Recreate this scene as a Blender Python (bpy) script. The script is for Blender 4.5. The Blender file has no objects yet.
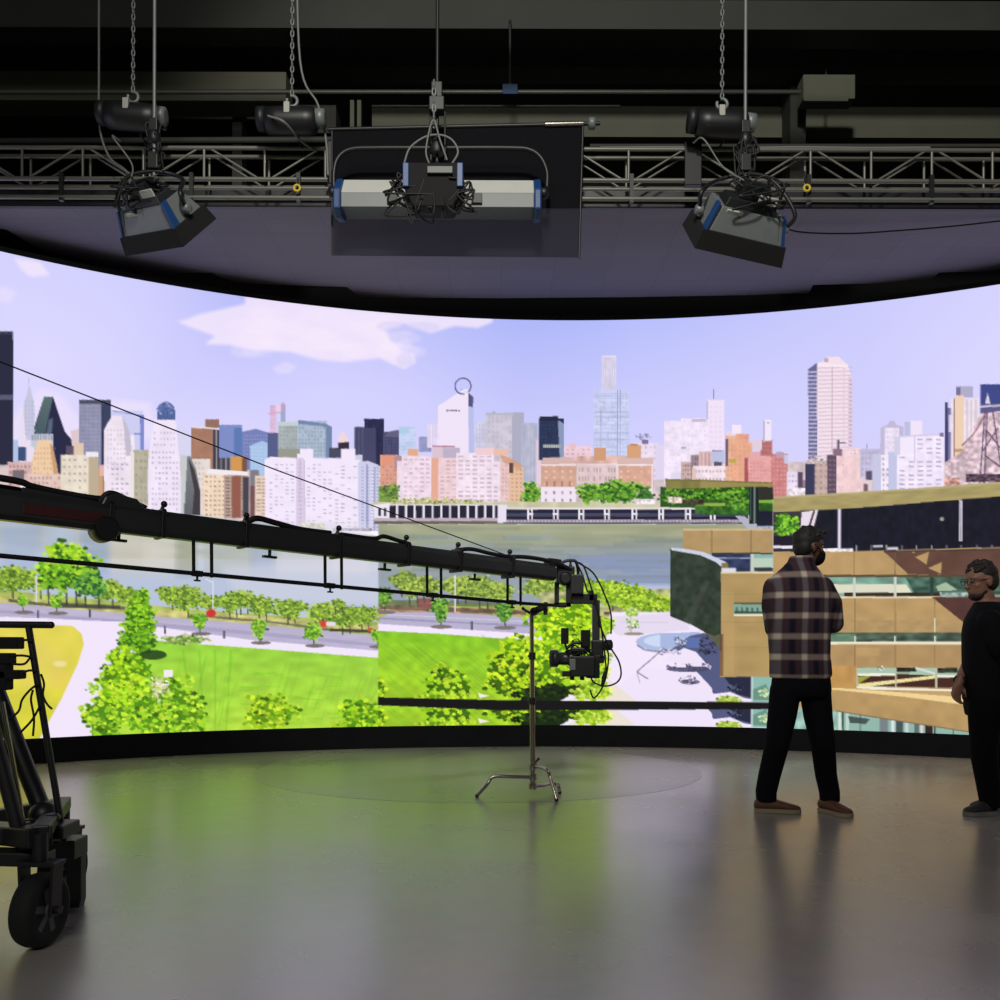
import bpy, math, random
import numpy as np
from mathutils import Vector, Matrix

random.seed(11)
R = math.radians
scene = bpy.context.scene
col = scene.collection

# ------------------------------------------------------------------ camera
FOC, PX, PY, EYE, ROLL = 900.0, 500.0, 643.0, 1.07, R(0.19)
RT = Vector((math.cos(ROLL), 0, math.sin(ROLL)))
UP = Vector((-math.sin(ROLL), 0, math.cos(ROLL)))
FW = Vector((0, 1, 0))
cam_data = bpy.data.cameras.new('camera')
cam_data.sensor_width = 36.0
cam_data.lens = FOC / 1000 * 36.0
cam_data.shift_y = (PY - 500) / 1000
cam_data.clip_end = 200
cam = bpy.data.objects.new('camera', cam_data)
col.objects.link(cam)
m = Matrix.Identity(4)
for i in range(3):
    m[i][0] = RT[i]; m[i][1] = UP[i]; m[i][2] = -FW[i]
m[2][3] = EYE
cam.matrix_world = m
scene.camera = cam

def at(px, py, Y):
    """world point at depth Y seen at photo pixel (px, py)"""
    d = FW + RT * ((px - PX) / FOC) + UP * ((PY - py) / FOC)
    return Vector((0, 0, EYE)) + d * Y

def ground(px, py):
    d = FW + RT * ((px - PX) / FOC) + UP * ((PY - py) / FOC)
    return Vector((0, 0, EYE)) + d * (-EYE / d.z)

# ------------------------------------------------------------------ materials
def lin(c):
    c = np.asarray(c, dtype=np.float64) / 255.0
    return np.where(c <= 0.04045, c / 12.92, ((c + 0.055) / 1.055) ** 2.4)

def mat(name, rgb, rough=0.5, metal=0.0, noise=0.0, nscale=8.0, bump=0.0, spec=0.5):
    m = bpy.data.materials.new(name); m.use_nodes = True
    nt = m.node_tree; b = nt.nodes['Principled BSDF']
    c = [float(x) for x in lin(rgb)] + [1]
    b.inputs['Base Color'].default_value = c
    b.inputs['Roughness'].default_value = rough
    b.inputs['Metallic'].default_value = metal
    b.inputs['Specular IOR Level'].default_value = spec
    if noise or bump:
        tc = nt.nodes.new('ShaderNodeTexCoord')
        n = nt.nodes.new('ShaderNodeTexNoise'); n.inputs['Scale'].default_value = nscale
        n.inputs['Detail'].default_value = 6
        nt.links.new(tc.outputs['Object'], n.inputs['Vector'])
        if noise:
            r = nt.nodes.new('ShaderNodeMix'); r.data_type = 'RGBA'
            r.inputs[6].default_value = [x * (1 - noise) for x in c[:3]] + [1]
            r.inputs[7].default_value = [min(1, x * (1 + noise)) for x in c[:3]] + [1]
            nt.links.new(n.outputs['Fac'], r.inputs[0]); nt.links.new(r.outputs[2], b.inputs['Base Color'])
        if bump:
            bp = nt.nodes.new('ShaderNodeBump'); bp.inputs['Strength'].default_value = bump
            nt.links.new(n.outputs['Fac'], bp.inputs['Height']); nt.links.new(bp.outputs[0], b.inputs['Normal'])
    return m

M = {}
M['black_metal'] = mat('black painted metal', (26, 27, 30), 0.45, 0.0, 0.2, 14)
M['black_matte'] = mat('black matte paint', (14, 14, 16), 0.85, 0, 0.2, 6)
M['black_rubber'] = mat('black rubber', (17, 17, 18), 0.8, 0, 0.2, 20)
M['crane_black'] = mat('crane black anodised', (56, 58, 60), 0.36, 0.2, 0.25, 5)
M['crane_red'] = mat('crane red panel', (70, 18, 24), 0.5, 0, 0.3, 30)
M['cable'] = mat('black cable', (15, 16, 18), 0.6)
M['pale_cable'] = mat('grey cable', (120, 120, 118), 0.6)
M['aluminium'] = mat('brushed aluminium', (150, 150, 146), 0.4, 0.7, 0.1, 30)
M['truss'] = mat('grey truss tube', (122, 122, 114), 0.45, 0.4, 0.15, 6)
M['chrome'] = mat('chromed steel', (170, 165, 155), 0.22, 0.9, 0.1, 20)
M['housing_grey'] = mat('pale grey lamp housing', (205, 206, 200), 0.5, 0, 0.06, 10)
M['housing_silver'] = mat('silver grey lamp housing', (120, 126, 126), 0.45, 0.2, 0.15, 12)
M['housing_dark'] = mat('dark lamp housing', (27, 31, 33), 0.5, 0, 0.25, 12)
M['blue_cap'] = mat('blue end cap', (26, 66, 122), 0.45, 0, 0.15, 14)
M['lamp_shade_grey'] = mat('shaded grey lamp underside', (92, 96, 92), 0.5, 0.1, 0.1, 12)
M['housing_shaded'] = mat('shaded mid grey lamp housing', (128, 131, 134), 0.5, 0, 0.06, 10)
M['diffuser'] = mat('unlit white diffuser', (150, 160, 170), 0.6)
M['flag_cloth'] = mat('black flag cloth', (20, 20, 24), 0.95, 0, 0.25, 30, 0, 0.1)
M['flag_net'] = mat('grey net cloth', (40, 40, 46), 0.95, 0, 0.12, 60, 0, 0.1)
M['beam'] = mat('grey green painted beam', (112, 114, 100), 0.7, 0, 0.15, 3)
M['beam_dark'] = mat('dark painted steel', (60, 61, 58), 0.7, 0, 0.2, 3)
M['deck'] = mat('dark roof deck', (34, 34, 34), 0.9, 0, 0.3, 1.5)
M['studio_wall'] = mat('black studio wall', (22, 22, 24), 0.95, 0, 0.3, 1.2)
M['yellow'] = mat('yellow tag', (215, 190, 50), 0.5)
M['blue_tag'] = mat('blue tag', (40, 70, 110), 0.6)
M['red'] = mat('red tag', (150, 50, 40), 0.6)
M['white_tag'] = mat('white label', (170, 170, 162), 0.6)

# ------------------------------------------------------------------ object helpers
def wloc(o):
    p = Vector((0, 0, 0))
    while o:
        p += o.location; o = o.parent
    return p

def tag(o, label=None, cat=None, group=None, kind=None):
    if label: o['label'] = label
    if cat: o['category'] = cat
    if group: o['group'] = group
    if kind: o['kind'] = kind
    return o

def thing(name, label, cat, loc=(0, 0, 0), group=None):
    o = bpy.data.objects.new(name, None); col.objects.link(o)
    o.location = loc; o.empty_display_size = 0.1
    return tag(o, label, cat, group)

class MB:
    def __init__(s): s.v = []; s.f = []; s.s = []
    def add(s, vs, fs, smooth=False):
        n = len(s.v); s.v += [Vector(v) for v in vs]
        s.f += [[i + n for i in f] for f in fs]; s.s += [smooth] * len(fs)
        return s
    def box(s, c, size, rot=None):
        c = Vector(c); q = []
        for sz in (-1, 1):
            for sx, sy in ((-1, -1), (1, -1), (1, 1), (-1, 1)):
                p = Vector((sx * size[0] / 2, sy * size[1] / 2, sz * size[2] / 2))
                q.append(c + (rot @ p if rot else p))
        return s.add(q, [(3, 2, 1, 0), (4, 5, 6, 7), (0, 1, 5, 4), (1, 2, 6, 5), (2, 3, 7, 6), (3, 0, 4, 7)])
    def bar(s, p0, p1, w, h, up=(0, 0, 1)):
        p0 = Vector(p0); p1 = Vector(p1); d = (p1 - p0); L = d.length; d.normalize()
        x = d.cross(Vector(up))
        if x.length < 1e-4: x = d.cross(Vector((1, 0, 0)))
        x.normalize(); z = x.cross(d)
        rot = Matrix((x, d, z)).transposed()
        return s.box((p0 + p1) / 2, (w, L, h), rot)
    def tube(s, pts, r, n=8, smooth=True, rx=None):
        pts = [Vector(p) for p in pts]; k = len(pts)
        rs = r if isinstance(r, (list, tuple)) else [r] * k
        t0 = (pts[1] - pts[0]).normalized()
        u = t0.cross(Vector((0, 0, 1)))
        if u.length < 1e-3: u = t0.cross(Vector((0, 1, 0)))
        u.normalize(); vs = []
        for i, p in enumerate(pts):
            t = (pts[min(i + 1, k - 1)] - pts[max(i - 1, 0)])
            t = t.normalized() if t.length > 1e-9 else t0
            u = (u - t * u.dot(t)); u = u.normalized() if u.length > 1e-6 else t.orthogonal().normalized()
            w = t.cross(u)
            for j in range(n):
                a = 2 * math.pi * (j + 0.5) / n
                vs.append(p + (u * math.cos(a) + w * math.sin(a)) * rs[i])
        fs = []
        for i in range(k - 1):
            for j in range(n):
                a = i * n + j; b = i * n + (j + 1) % n
                fs.append((a, b, b + n, a + n))
        s.add(vs, fs, smooth)
        s.add(vs[:n], [tuple(reversed(range(n)))]); s.add(vs[-n:], [tuple(range(n))])
        return s
    def lathe(s, prof, c, ax=(0, 0, 1), n=20, smooth=True):
        ax = Vector(ax).normalized(); u = ax.orthogonal().normalized(); w = ax.cross(u); c = Vector(c)
        vs = []; k = len(prof)
        for r, h in prof:
            for j in range(n):
                a = 2 * math.pi * j / n
                vs.append(c + ax * h + (u * math.cos(a) + w * math.sin(a)) * r)
        fs = [(i * n + j, i * n + (j + 1) % n, (i + 1) * n + (j + 1) % n, (i + 1) * n + j) for i in range(k - 1) for j in range(n)]
        s.add(vs, fs, smooth)
        s.add(vs[:n], [tuple(reversed(range(n)))]); s.add(vs[-n:], [tuple(range(n))])
        return s
    def prism(s, poly, o, ax, ay, az):
        """poly (a,b) in plane ax,ay at o, extruded along az (vector with length)"""
        o = Vector(o); ax = Vector(ax); ay = Vector(ay); az = Vector(az); n = len(poly)
        lo = [o + ax * a + ay * b for a, b in poly]; hi = [p + az for p in lo]
        fs = [tuple(reversed(range(n))), tuple(range(n, 2 * n))]
        fs += [(i, (i + 1) % n, n + (i + 1) % n, n + i) for i in range(n)]
        return s.add(lo + hi, fs)
    def torus(s, c, ax, Rr, r, n=24, k=8, a0=0, a1=360):
        ax = Vector(ax).normalized(); u = ax.orthogonal().normalized(); w = ax.cross(u); c = Vector(c)
        pts = [c + (u * math.cos(R(a0 + (a1 - a0) * i / n)) + w * math.sin(R(a0 + (a1 - a0) * i / n))) * Rr for i in range(n + 1)]
        return s.tube(pts, r, k)
    def ball(s, c, r, n=14, k=10, rot=None):
        c = Vector(c); r = r if isinstance(r, (list, tuple)) else (r, r, r); vs = []
        for i in range(1, k):
            t = math.pi * i / k
            for j in range(n):
                a = 2 * math.pi * j / n
                p = Vector((r[0] * math.sin(t) * math.cos(a), r[1] * math.sin(t) * math.sin(a), r[2] * math.cos(t)))
                vs.append(c + (rot @ p if rot else p))
        tp = Vector((0, 0, r[2])); top = c + (rot @ tp if rot else tp); bot = c - (rot @ tp if rot else tp)
        fs = [(i * n + j, (i + 1) * n + j, (i + 1) * n + (j + 1) % n, i * n + (j + 1) % n) for i in range(k - 2) for j in range(n)]
        vs += [top, bot]; T = len(vs) - 2
        fs += [(T, j, (j + 1) % n) for j in range(n)]
        b = (k - 2) * n
        fs += [(T + 1, b + (j + 1) % n, b + j) for j in range(n)]
        return s.add(vs, fs, True)
    def mesh(s, name, off=Vector((0, 0, 0))):
        me = bpy.data.meshes.new(name)
        me.from_pydata([tuple(v - off) for v in s.v], [], s.f)
        me.polygons.foreach_set('use_smooth', s.s); me.update()
        import bmesh
        bm = bmesh.new(); bm.from_mesh(me); bmesh.ops.recalc_face_normals(bm, faces=bm.faces); bm.to_mesh(me); bm.free()
        return me
    def build(s, name, material, parent=None, bevel=0.0, loc=None):
        """parts: verts given in world space, stored relative to the parent; things: relative to loc"""
        off = wloc(parent) if parent else Vector(loc) if loc is not None else Vector((0, 0, 0))
        o = bpy.data.objects.new(name, s.mesh(name, off)); col.objects.link(o)
        o.data.materials.append(material)
        if parent: o.parent = parent
        elif loc is not None: o.location = loc
        if bevel:
            b = o.modifiers.new('bevel', 'BEVEL'); b.width = bevel; b.segments = 2; b.limit_method = 'ANGLE'; b.angle_limit = R(40)
        return o

def copy_tree(o, parent=None):
    c = o.copy(); col.objects.link(c)
    if parent: c.parent = parent
    for ch in list(o.children): copy_tree(ch, c)
    return c

def curve_pts(ctrl, n=8):
    """Catmull-Rom through the control points"""
    P = [Vector(p) for p in ctrl]; P = [P[0] * 2 - P[1]] + P + [P[-1] * 2 - P[-2]]; out = []
    for i in range(1, len(P) - 2):
        for k in range(n):
            t = k / n
            out.append(0.5 * ((2 * P[i]) + (P[i + 1] - P[i - 1]) * t + (2 * P[i - 1] - 5 * P[i] + 4 * P[i + 1] - P[i + 2]) * t * t + (3 * P[i] - P[i - 1] - 3 * P[i + 1] + P[i + 2]) * t ** 3))
    out.append(P[-2]); return out

def shot(pts, Y):
    return [at(p[0], p[1], p[2] if len(p) > 2 else Y) for p in pts]
# ------------------------------------------------------------------ the picture shown on the LED wall
WR, WX, WY, WT, WB = 8.52, 0.68, 0.82, 4.42, 0.22      # wall radius, centre, top, bottom
TH0, TH1 = R(-64), R(58)
RES = 210.0                                            # picture samples per metre (2x per LED cell)
PW, PH = int((TH1 - TH0) * WR * RES), int((WT - WB) * RES)
IMG = np.zeros((PH, PW, 3), np.float32)
rng = np.random.default_rng(5)
CLIP = [0, PW]

def uv(px, py):
    """where on the screen (column, row of its picture) a sight line lands"""
    dx = RT.x * (px - PX) / FOC + UP.x * (PY - py) / FOC
    dz = RT.z * (px - PX) / FOC + UP.z * (PY - py) / FOC
    a = dx * dx + 1; b = dx * WX + WY; c = WX * WX + WY * WY - WR * WR
    t = (b + np.sqrt(b * b - a * c)) / a
    th = np.arctan2(dx * t - WX, t - WY)
    return (th - TH0) * WR * RES, (WT - (EYE + dz * t)) * RES

def clip(x0=None, x1=None):
    CLIP[0] = 0 if x0 is None else int(round(uv(x0, 640)[0])); CLIP[1] = PW if x1 is None else int(round(uv(x1, 640)[0]))

def up_noise(h, w, gy, gx):
    g = rng.random((int(gy) + 2, int(gx) + 2)).astype(np.float32)
    y = np.linspace(0, int(gy), h); x = np.linspace(0, int(gx), w)
    y0 = y.astype(int); x0 = x.astype(int); fy = (y - y0)[:, None]; fx = (x - x0)[None]
    return (g[y0][:, x0] * (1 - fy) * (1 - fx) + g[y0][:, x0 + 1] * (1 - fy) * fx + g[y0 + 1][:, x0] * fy * (1 - fx) + g[y0 + 1][:, x0 + 1] * fy * fx)

def fill(U, V, c, c2=None, a=1.0, noise=0.0, cell=(14, 14), soft=0):
    x0 = max(CLIP[0], int(math.floor(U.min()))); x1 = min(CLIP[1], int(math.ceil(U.max())) + 1)
    y0 = max(0, int(math.floor(V.min()))); y1 = min(PH, int(math.ceil(V.max())) + 1)
    if x1 <= x0 or y1 <= y0: return
    xx = np.arange(x0, x1)[None] + 0.5; yy = np.arange(y0, y1)[:, None] + 0.5
    mk = np.zeros((y1 - y0, x1 - x0), bool); n = len(U)
    for i in range(n):
        xa, ya, xb, yb = U[i], V[i], U[(i + 1) % n], V[(i + 1) % n]
        if ya == yb: continue
        r0 = max(0, int(math.ceil(min(ya, yb) - .5)) - y0); r1 = min(y1 - y0, int(math.ceil(max(ya, yb) - .5)) - y0)
        if r1 > r0: mk[r0:r1] ^= xx < (xb - xa) * (yy[r0:r1] - ya) / (yb - ya) + xa
    reg = IMG[y0:y1, x0:x1]
    C = np.array(c, np.float32)[None, None]
    if c2 is not None:
        t = ((yy - V.min()) / max(V.max() - V.min(), 1))[..., None]
        C = C * (1 - t) + np.array(c2, np.float32)[None, None] * t
    C = np.broadcast_to(C, reg.shape)
    if noise:
        nz = up_noise(y1 - y0, x1 - x0, max(1, (y1 - y0) / cell[1]), max(1, (x1 - x0) / cell[0]))
        C = C * (1 + noise * (nz[..., None] * 2 - 1))
    A = mk.astype(np.float32)
    if soft:
        for ax in (0, 1):
            k = np.ones(2 * soft + 1) / (2 * soft + 1)
            A = np.apply_along_axis(lambda q: np.convolve(np.pad(q, soft, mode='edge' ), k, 'valid'), ax, A)
    A = A[..., None] * a
    reg[:] = reg * (1 - A) + np.clip(C, 0, 255) * A

def poly(pts, c, c2=None, **k):
    q = []
    n = len(pts)
    for i in range(n):
        (xa, ya), (xb, yb) = pts[i], pts[(i + 1) % n]
        st = max(1, int(abs(xb - xa) / 40))
        q += [(xa + (xb - xa) * j / st, ya + (yb - ya) * j / st) for j in range(st)]
    q = np.array(q, float); U, V = uv(q[:, 0], q[:, 1])
    fill(U, V, c, c2, **k)

def rect(x0, y0, x1, y1, c, c2=None, **k): poly([(x0, y0), (x1, y0), (x1, y1), (x0, y1)], c, c2, **k)

def line(pts, w, c, **k):
    for (xa, ya), (xb, yb) in zip(pts[:-1], pts[1:]):
        L = math.hypot(xb - xa, yb - ya) or 1; nx, ny = -(yb - ya) / L * w / 2, (xb - xa) / L * w / 2
        poly([(xa + nx, ya + ny), (xb + nx, yb + ny), (xb - nx, yb - ny), (xa - nx, ya - ny)], c, **k)

def oval(cx, cy, rx, ry, c, c2=None, n=20, **k):
    poly([(cx + rx * math.cos(2 * math.pi * i / n), cy + ry * math.sin(2 * math.pi * i / n)) for i in range(n)], c, c2, **k)

def wins(x0, y0, x1, y1, nx, ny, c, fx=.5, fy=.5, p=1.0, a=.75):
    dx, dy = (x1 - x0) / nx, (y1 - y0) / ny
    for i in range(nx):
        for j in range(ny):
            if random.random() < p:
                X = x0 + dx * (i + .5 - fx / 2); Y = y0 + dy * (j + .5 - fy / 2)
                rect(X, Y, X + dx * fx, Y + dy * fy, c, a=a * random.uniform(.6, 1))

def bld(x0, y0, x1, y1, c, wc=None, nx=0, ny=0, fx=.5, fy=.45, p=.85, side=None, sw=0, noise=.05):
    rect(x0, y0, x1, y1, c, noise=noise, cell=(8, 8))
    if side: rect(x1 - sw, y0 + .6, x1, y1, side)
    if nx: wins(x0 + 1, y0 + 1.5, x1 - sw - 1, y1 - 1, nx, ny, wc or tuple(.72 * q for q in c), fx, fy, p)

def blob(cx, cy, r, c, a=1.0):
    n = 7; o = random.random() * 6
    q = np.array([(cx + r * random.uniform(.65, 1.2) * math.cos(o + 6.283 * i / n), cy + .75 * r * random.uniform(.65, 1.2) * math.sin(o + 6.283 * i / n)) for i in range(n)])
    U, V = uv(q[:, 0], q[:, 1]); fill(U, V, c, a=a)

def tree(cx, cy, rx, ry, dark, mid, lite, r=4.0, dens=1.0, base=True):
    r = r * .72
    n = int(dens * 3.6 * rx * ry / (r * r)) + 6
    f1, f2, f3 = (random.random() * 6.283 for _ in range(3))
    def lobe(a): return 1 + .11 * math.sin(3 * a + f1) + .09 * math.sin(5 * a + f2) + .07 * math.sin(9 * a + f3)
    if base:
        pts = []
        for i in range(26):
            a = 6.283 * i / 26; q = .82 * lobe(a) * random.uniform(.88, 1.06); pts.append((cx + rx * q * math.cos(a), cy + ry * q * math.sin(a)))
        poly(pts, dark)
    spots = []
    for i in range(n):
        a = random.random() * 6.283; q = math.sqrt(random.random()) * lobe(a)
        spots.append((cy + ry * q * math.sin(a), cx + rx * q * math.cos(a)))
    deep = tuple(.74 * z for z in dark)
    for y, x in spots:
        k = random.random()
        up_ = .5 - .5 * (y - cy) / ry
        c = lite if k < .22 + .3 * up_ else mid if k < .74 else dark if k < .93 else deep
        f = random.uniform(.86, 1.1)
        blob(x, y, r * random.uniform(.5, 1.05), tuple(min(255, f * z) for z in c))

def paint():
    # --- sky
    rect(-1500, -300, 2600, 560, (176, 182, 246))
    yy = np.arange(PH)[:, None]; xx = np.arange(PW)[None]
    u0 = uv(0, 400)[0]; u1 = uv(1000, 400)[0]
    tx = np.clip((xx - u0) / (u1 - u0), -.3, 1.3); ty = np.clip(yy / (RES * 2.0), 0, 1)
    # deep blue around the upper centre, paler to the sides and towards the skyline
    g = np.exp(-((tx - .58) / .26) ** 2) * (1 - .75 * ty)
    pale = np.array((216, 213, 255)); deep = np.array((178, 186, 250))
    low = np.array((222, 215, 253))
    C = pale * (1 - g[..., None]) + deep * g[..., None]
    C = C * (1 - .6 * ty[..., None]) + low * .6 * ty[..., None]
    C = C - np.exp(-((tx - .22) / .08) ** 2)[..., None] * np.clip(1 - ty * 1.6, 0, 1)[..., None] * np.array((22, 18, 3))
    IMG[:] = C
    nz = up_noise(PH, PW, 5, 16); IMG[:] = IMG + (nz[..., None] - .5) * np.array((10, 8, 3))
    cl = (244, 231, 251)
    def cloud(pts, a, s=5): poly(pts, cl, a=a, soft=s)
    cloud([(178, 322), (200, 314), (245, 304), (245, 280), (490, 290), (493, 322), (478, 328), (455, 326), (430, 333), (405, 325), (384, 330), (392, 341), (402, 352), (414, 354), (416, 362), (405, 369), (392, 364), (380, 358), (345, 362), (320, 360), (290, 352), (255, 350), (232, 345), (205, 344), (215, 336), (190, 327)], .85, 4)
    for _ in range(40):
        oval(random.uniform(240, 400), random.uniform(312, 352), random.uniform(12, 30), random.uniform(4, 9), (250, 236, 252), a=.22, soft=4)
    for x, y, rx, ry in ((395, 336, 7, 7), (405, 360, 9, 7), (392, 326, 16, 5), (420, 327, 20, 5)): oval(x, y, rx, ry, (190, 190, 243), a=.25, soft=3)
    cloud([(14, 258), (40, 262), (50, 275), (30, 277), (20, 268)], .8, 4)
    cloud([(-200, 400), (10, 420), (40, 388), (62, 395), (80, 420), (110, 400), (150, 402), (160, 440), (-200, 480)], .55, 8)
    cloud([(272, 368), (285, 361), (297, 366), (290, 373), (278, 374)], .4, 4)
    cloud([(-300, 300), (-120, 290), (-60, 310), (-200, 330)], .6, 8)
    cloud([(0, 285), (16, 292), (10, 303), (-10, 300)], .45, 6)
    # --- haze base of the city
    rect(-1500, 462, 2600, 540, (214, 196, 200), noise=.12, cell=(10, 10))
    w = (240, 228, 248); wd = (196, 186, 214)
    # beyond the photograph's sides the skyline simply goes on
    for i in range(34):
        x = -880 + i * 26 + random.uniform(-6, 6); h = random.uniform(30, 90)
        bld(x, 470 - h, x + random.uniform(16, 30), 500, random.choice(((224, 214, 226), (206, 188, 180), (170, 168, 190), (190, 160, 150))), None, 4, 8)
    for i in range(30):
        x = 1000 + i * 27 + random.uniform(-6, 6); h = random.uniform(30, 90)
        bld(x, 470 - h, x + random.uniform(16, 30), 500, random.choice(((224, 214, 226), (206, 188, 180), (170, 168, 190), (190, 160, 150))), None, 4, 8)
    # --- far left group
    rect(-14, 331, 13, 465, (44, 44, 66)); rect(-14, 395, 13, 400, (90, 90, 115)); rect(-14, 331, 13, 334, (60, 60, 84))
    poly([(20, 408), (34, 408), (33, 470), (18, 470)], (233, 222, 242))
    poly([(29, 384), (31.5, 394), (34, 402), (35, 415), (33, 440), (26, 440), (23.5, 414), (24, 402), (27, 394)], (198, 198, 224))
    line([(29, 384), (29, 378)], .8, (170, 172, 205)); wins(24, 400, 34, 436, 3, 9, (165, 168, 200), .4, .4)
    rect(13, 440, 18, 462, (178, 196, 230)); rect(18, 447, 26, 461, (62, 82, 122))
    poly([(44, 397), (53, 397), (65, 432), (72, 440), (73, 455), (66, 478), (52, 478), (34, 428)], (42, 44, 72))
    poly([(44, 397), (53, 397), (47, 425), (44, 440), (33, 436)], (92, 112, 114), (70, 88, 98))
    poly([(49, 420), (53, 418), (52, 432), (46, 436)], (120, 140, 160), a=.6)
    rect(31, 434, 53, 447, (196, 200, 216)); wins(31, 434, 53, 441, 8, 1, (110, 120, 140), .5, .8)
    poly([(38, 440), (51, 440), (54, 452), (57, 465), (59, 478), (28, 478), (31, 462), (35, 450)], (238, 205, 168)); wins(33, 446, 56, 476, 7, 6, (200, 158, 120), .45, .5, .8)
    poly([(50, 444), (52, 444), (58, 470), (58, 478), (54, 478)], (190, 140, 100), a=.7)
    bld(7, 462, 32, 500, (216, 180, 178), (130, 100, 110), 6, 6); bld(28, 474, 62, 502, (226, 196, 186), (160, 130, 130), 8, 5)
    rect(12, 470, 24, 482, (120, 110, 116)); rect(-60, 468, 8, 510, (220, 200, 200)); rect(20, 484, 34, 492, (245, 238, 240))
    bld(79, 401, 111, 480, (150, 150, 178), (120, 122, 152), 10, 20, .5, .5, 1, (60, 66, 98), 10)
    rect(79, 400, 111, 404, (78, 78, 100)); line([(101.5, 403), (103, 480)], .8, (40, 44, 70))
    poly([(71, 431), (79, 429), (79, 446), (72, 446)], (222, 200, 208)); rect(73, 443, 84, 460, (224, 200, 178)); rect(66, 446, 74, 458, (96, 80, 100))
    bld(61, 455, 98, 499, (232, 220, 204), (150, 138, 130), 5, 6, .45, .35, .8, (190, 174, 148), 9); rect(86, 452, 98, 457, (240, 234, 240))
    rect(98, 468, 109, 499, (200, 160, 128)); rect(99, 465, 108, 476, (226, 180, 170)); line([(103, 476), (103, 498)], 1.2, (150, 110, 80))
    rect(111, 411, 143, 452, (206, 206, 243)); line([(112, 411), (143, 416)], 1.2, (150, 156, 214)); rect(140, 415, 144, 450, (128, 138, 206)); line([(134, 434), (144, 434)], 1.4, (120, 132, 190))
    poly([(112, 416), (122, 416), (126, 423), (128, 434), (134, 436), (136, 470), (136, 500), (104, 500), (104, 430), (107, 424)], (240, 227, 241), noise=.04)
    poly([(122, 416), (126, 423), (130, 434), (132, 456), (126, 456), (124, 430)], (196, 188, 208)); wins(106, 428, 126, 470, 6, 9, (196, 184, 206), .4, .5, .8)
    wins(110, 462, 134, 496, 5, 7, (158, 146, 172), .6, .4, .8)
    # --- second group
    bld(133, 450, 149, 505, (182, 176, 156), (150, 145, 126), 3, 8); rect(130, 452, 134, 505, (236, 226, 226))
    poly([(178, 424), (184, 426), (191, 440), (193, 462), (178, 462)], (216, 214, 242))
    poly([(155, 419), (176, 419), (177, 433), (179, 452), (181, 478), (181, 515), (148, 515), (148, 470), (149, 452), (152, 434)], w, noise=.03)
    wins(153, 430, 176, 448, 7, 3, (170, 160, 190), .4, .35, .8); wins(151, 450, 179, 512, 8, 12, (165, 152, 182), .5, .4, .75)
    oval(166, 411, 9, 9, (92, 112, 166)); rect(157, 411, 175.5, 420, (84, 100, 152)); tree(166, 410, 9, 7, (60, 76, 120), (92, 112, 166), (150, 166, 210), 2.2, .7, False)
    bld(191, 428, 214, 470, (170, 124, 104)); bld(213, 428, 234, 472, (66, 66, 78), (190, 182, 182), 4, 1, .28, 1, 1); rect(205, 419.5, 219, 428, (150, 112, 98))
    line([(191, 427), (234, 430)], 1.6, (232, 224, 230))
    rect(219, 425, 242, 458, (128, 142, 200)); rect(234, 428, 242, 460, (92, 122, 180)); poly([(242, 432), (256, 429), (269, 433), (269, 470), (242, 470)], (118, 128, 184)); wins(243, 434, 268, 456, 9, 6, (160, 166, 206), .5, .4)
    poly([(250, 446), (262, 441), (268, 443), (268, 476), (250, 474)], (168, 196, 232)); wins(251, 446, 267, 474, 5, 8, (200, 218, 242), .5, .4)
    bld(192, 459, 210, 515, (228, 218, 214), (180, 166, 166), 4, 10); poly([(181, 456), (190, 456), (196, 470), (200, 490), (200, 515), (181, 515)], (126, 132, 136), (96, 98, 104)); poly([(188, 458), (194, 470), (200, 492), (200, 515), (192, 515), (194, 490)], (66, 58, 66))
    poly([(181, 455), (187, 456), (184, 515), (181, 515)], (200, 202, 204))
    rect(231, 456.5, 244, 474, (212, 152, 84)); rect(242, 458, 247, 474, (120, 84, 66))
    bld(203, 473, 227, 518, (242, 216, 192), (150, 126, 110), 5, 9, .5, .4, .9); bld(224, 475, 248, 518, (186, 160, 148), (90, 76, 76), 4, 12, .8, .45); rect(232, 476, 241, 518, (146, 92, 78)); poly([(208, 469), (248, 472), (248, 475.5), (206, 474)], (240, 234, 242)); rect(243, 477, 249, 516, (70, 66, 76))
    rect(250, 470, 259, 490, (128, 122, 134)); bld(250, 486, 257, 520, (120, 82, 84)); bld(255, 476, 268, 520, (230, 206, 190), (140, 116, 108), 2, 12, .8, .4)
    # --- pink cranes and grey glass blocks
    bld(270, 405, 276, 434, (214, 180, 212), (240, 200, 220), 2, 6); line([(268, 414), (284, 412)], 1, (226, 150, 180)); rect(280.5, 404, 285.5, 428, (160, 170, 204)); line([(283, 402), (283, 410)], 2, (220, 150, 180)); rect(275, 404, 281, 412, (240, 206, 226), a=.7)
    bld(278, 424, 299, 459, (168, 176, 178), (140, 152, 156), 6, 8); bld(297, 421, 327, 458, (172, 186, 206), (130, 146, 168), 9, 9, .5, .6); poly([(298, 420), (312, 422), (326, 424), (332, 427), (332, 458), (326, 458), (326, 427), (298, 424)], (116, 134, 172))
    rect(277, 422, 298, 426, (196, 206, 212)); rect(277, 449, 300, 460, (150, 152, 140)); rect(329, 448, 343, 458, (70, 74, 92)); rect(338.5, 442, 349, 449.5, (52, 42, 62)); poly([(339, 436), (344, 431), (349, 442), (338, 443)], (238, 216, 220)); rect(268, 433, 278, 462, (84, 92, 136))
    bld(354, 427, 378, 466, (82, 82, 114), (58, 58, 92), 6, 1, .4, 1, 1); bld(364, 419, 384, 466, (44, 44, 78), (70, 70, 104), 5, 12, .3, .5, .6)
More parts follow.
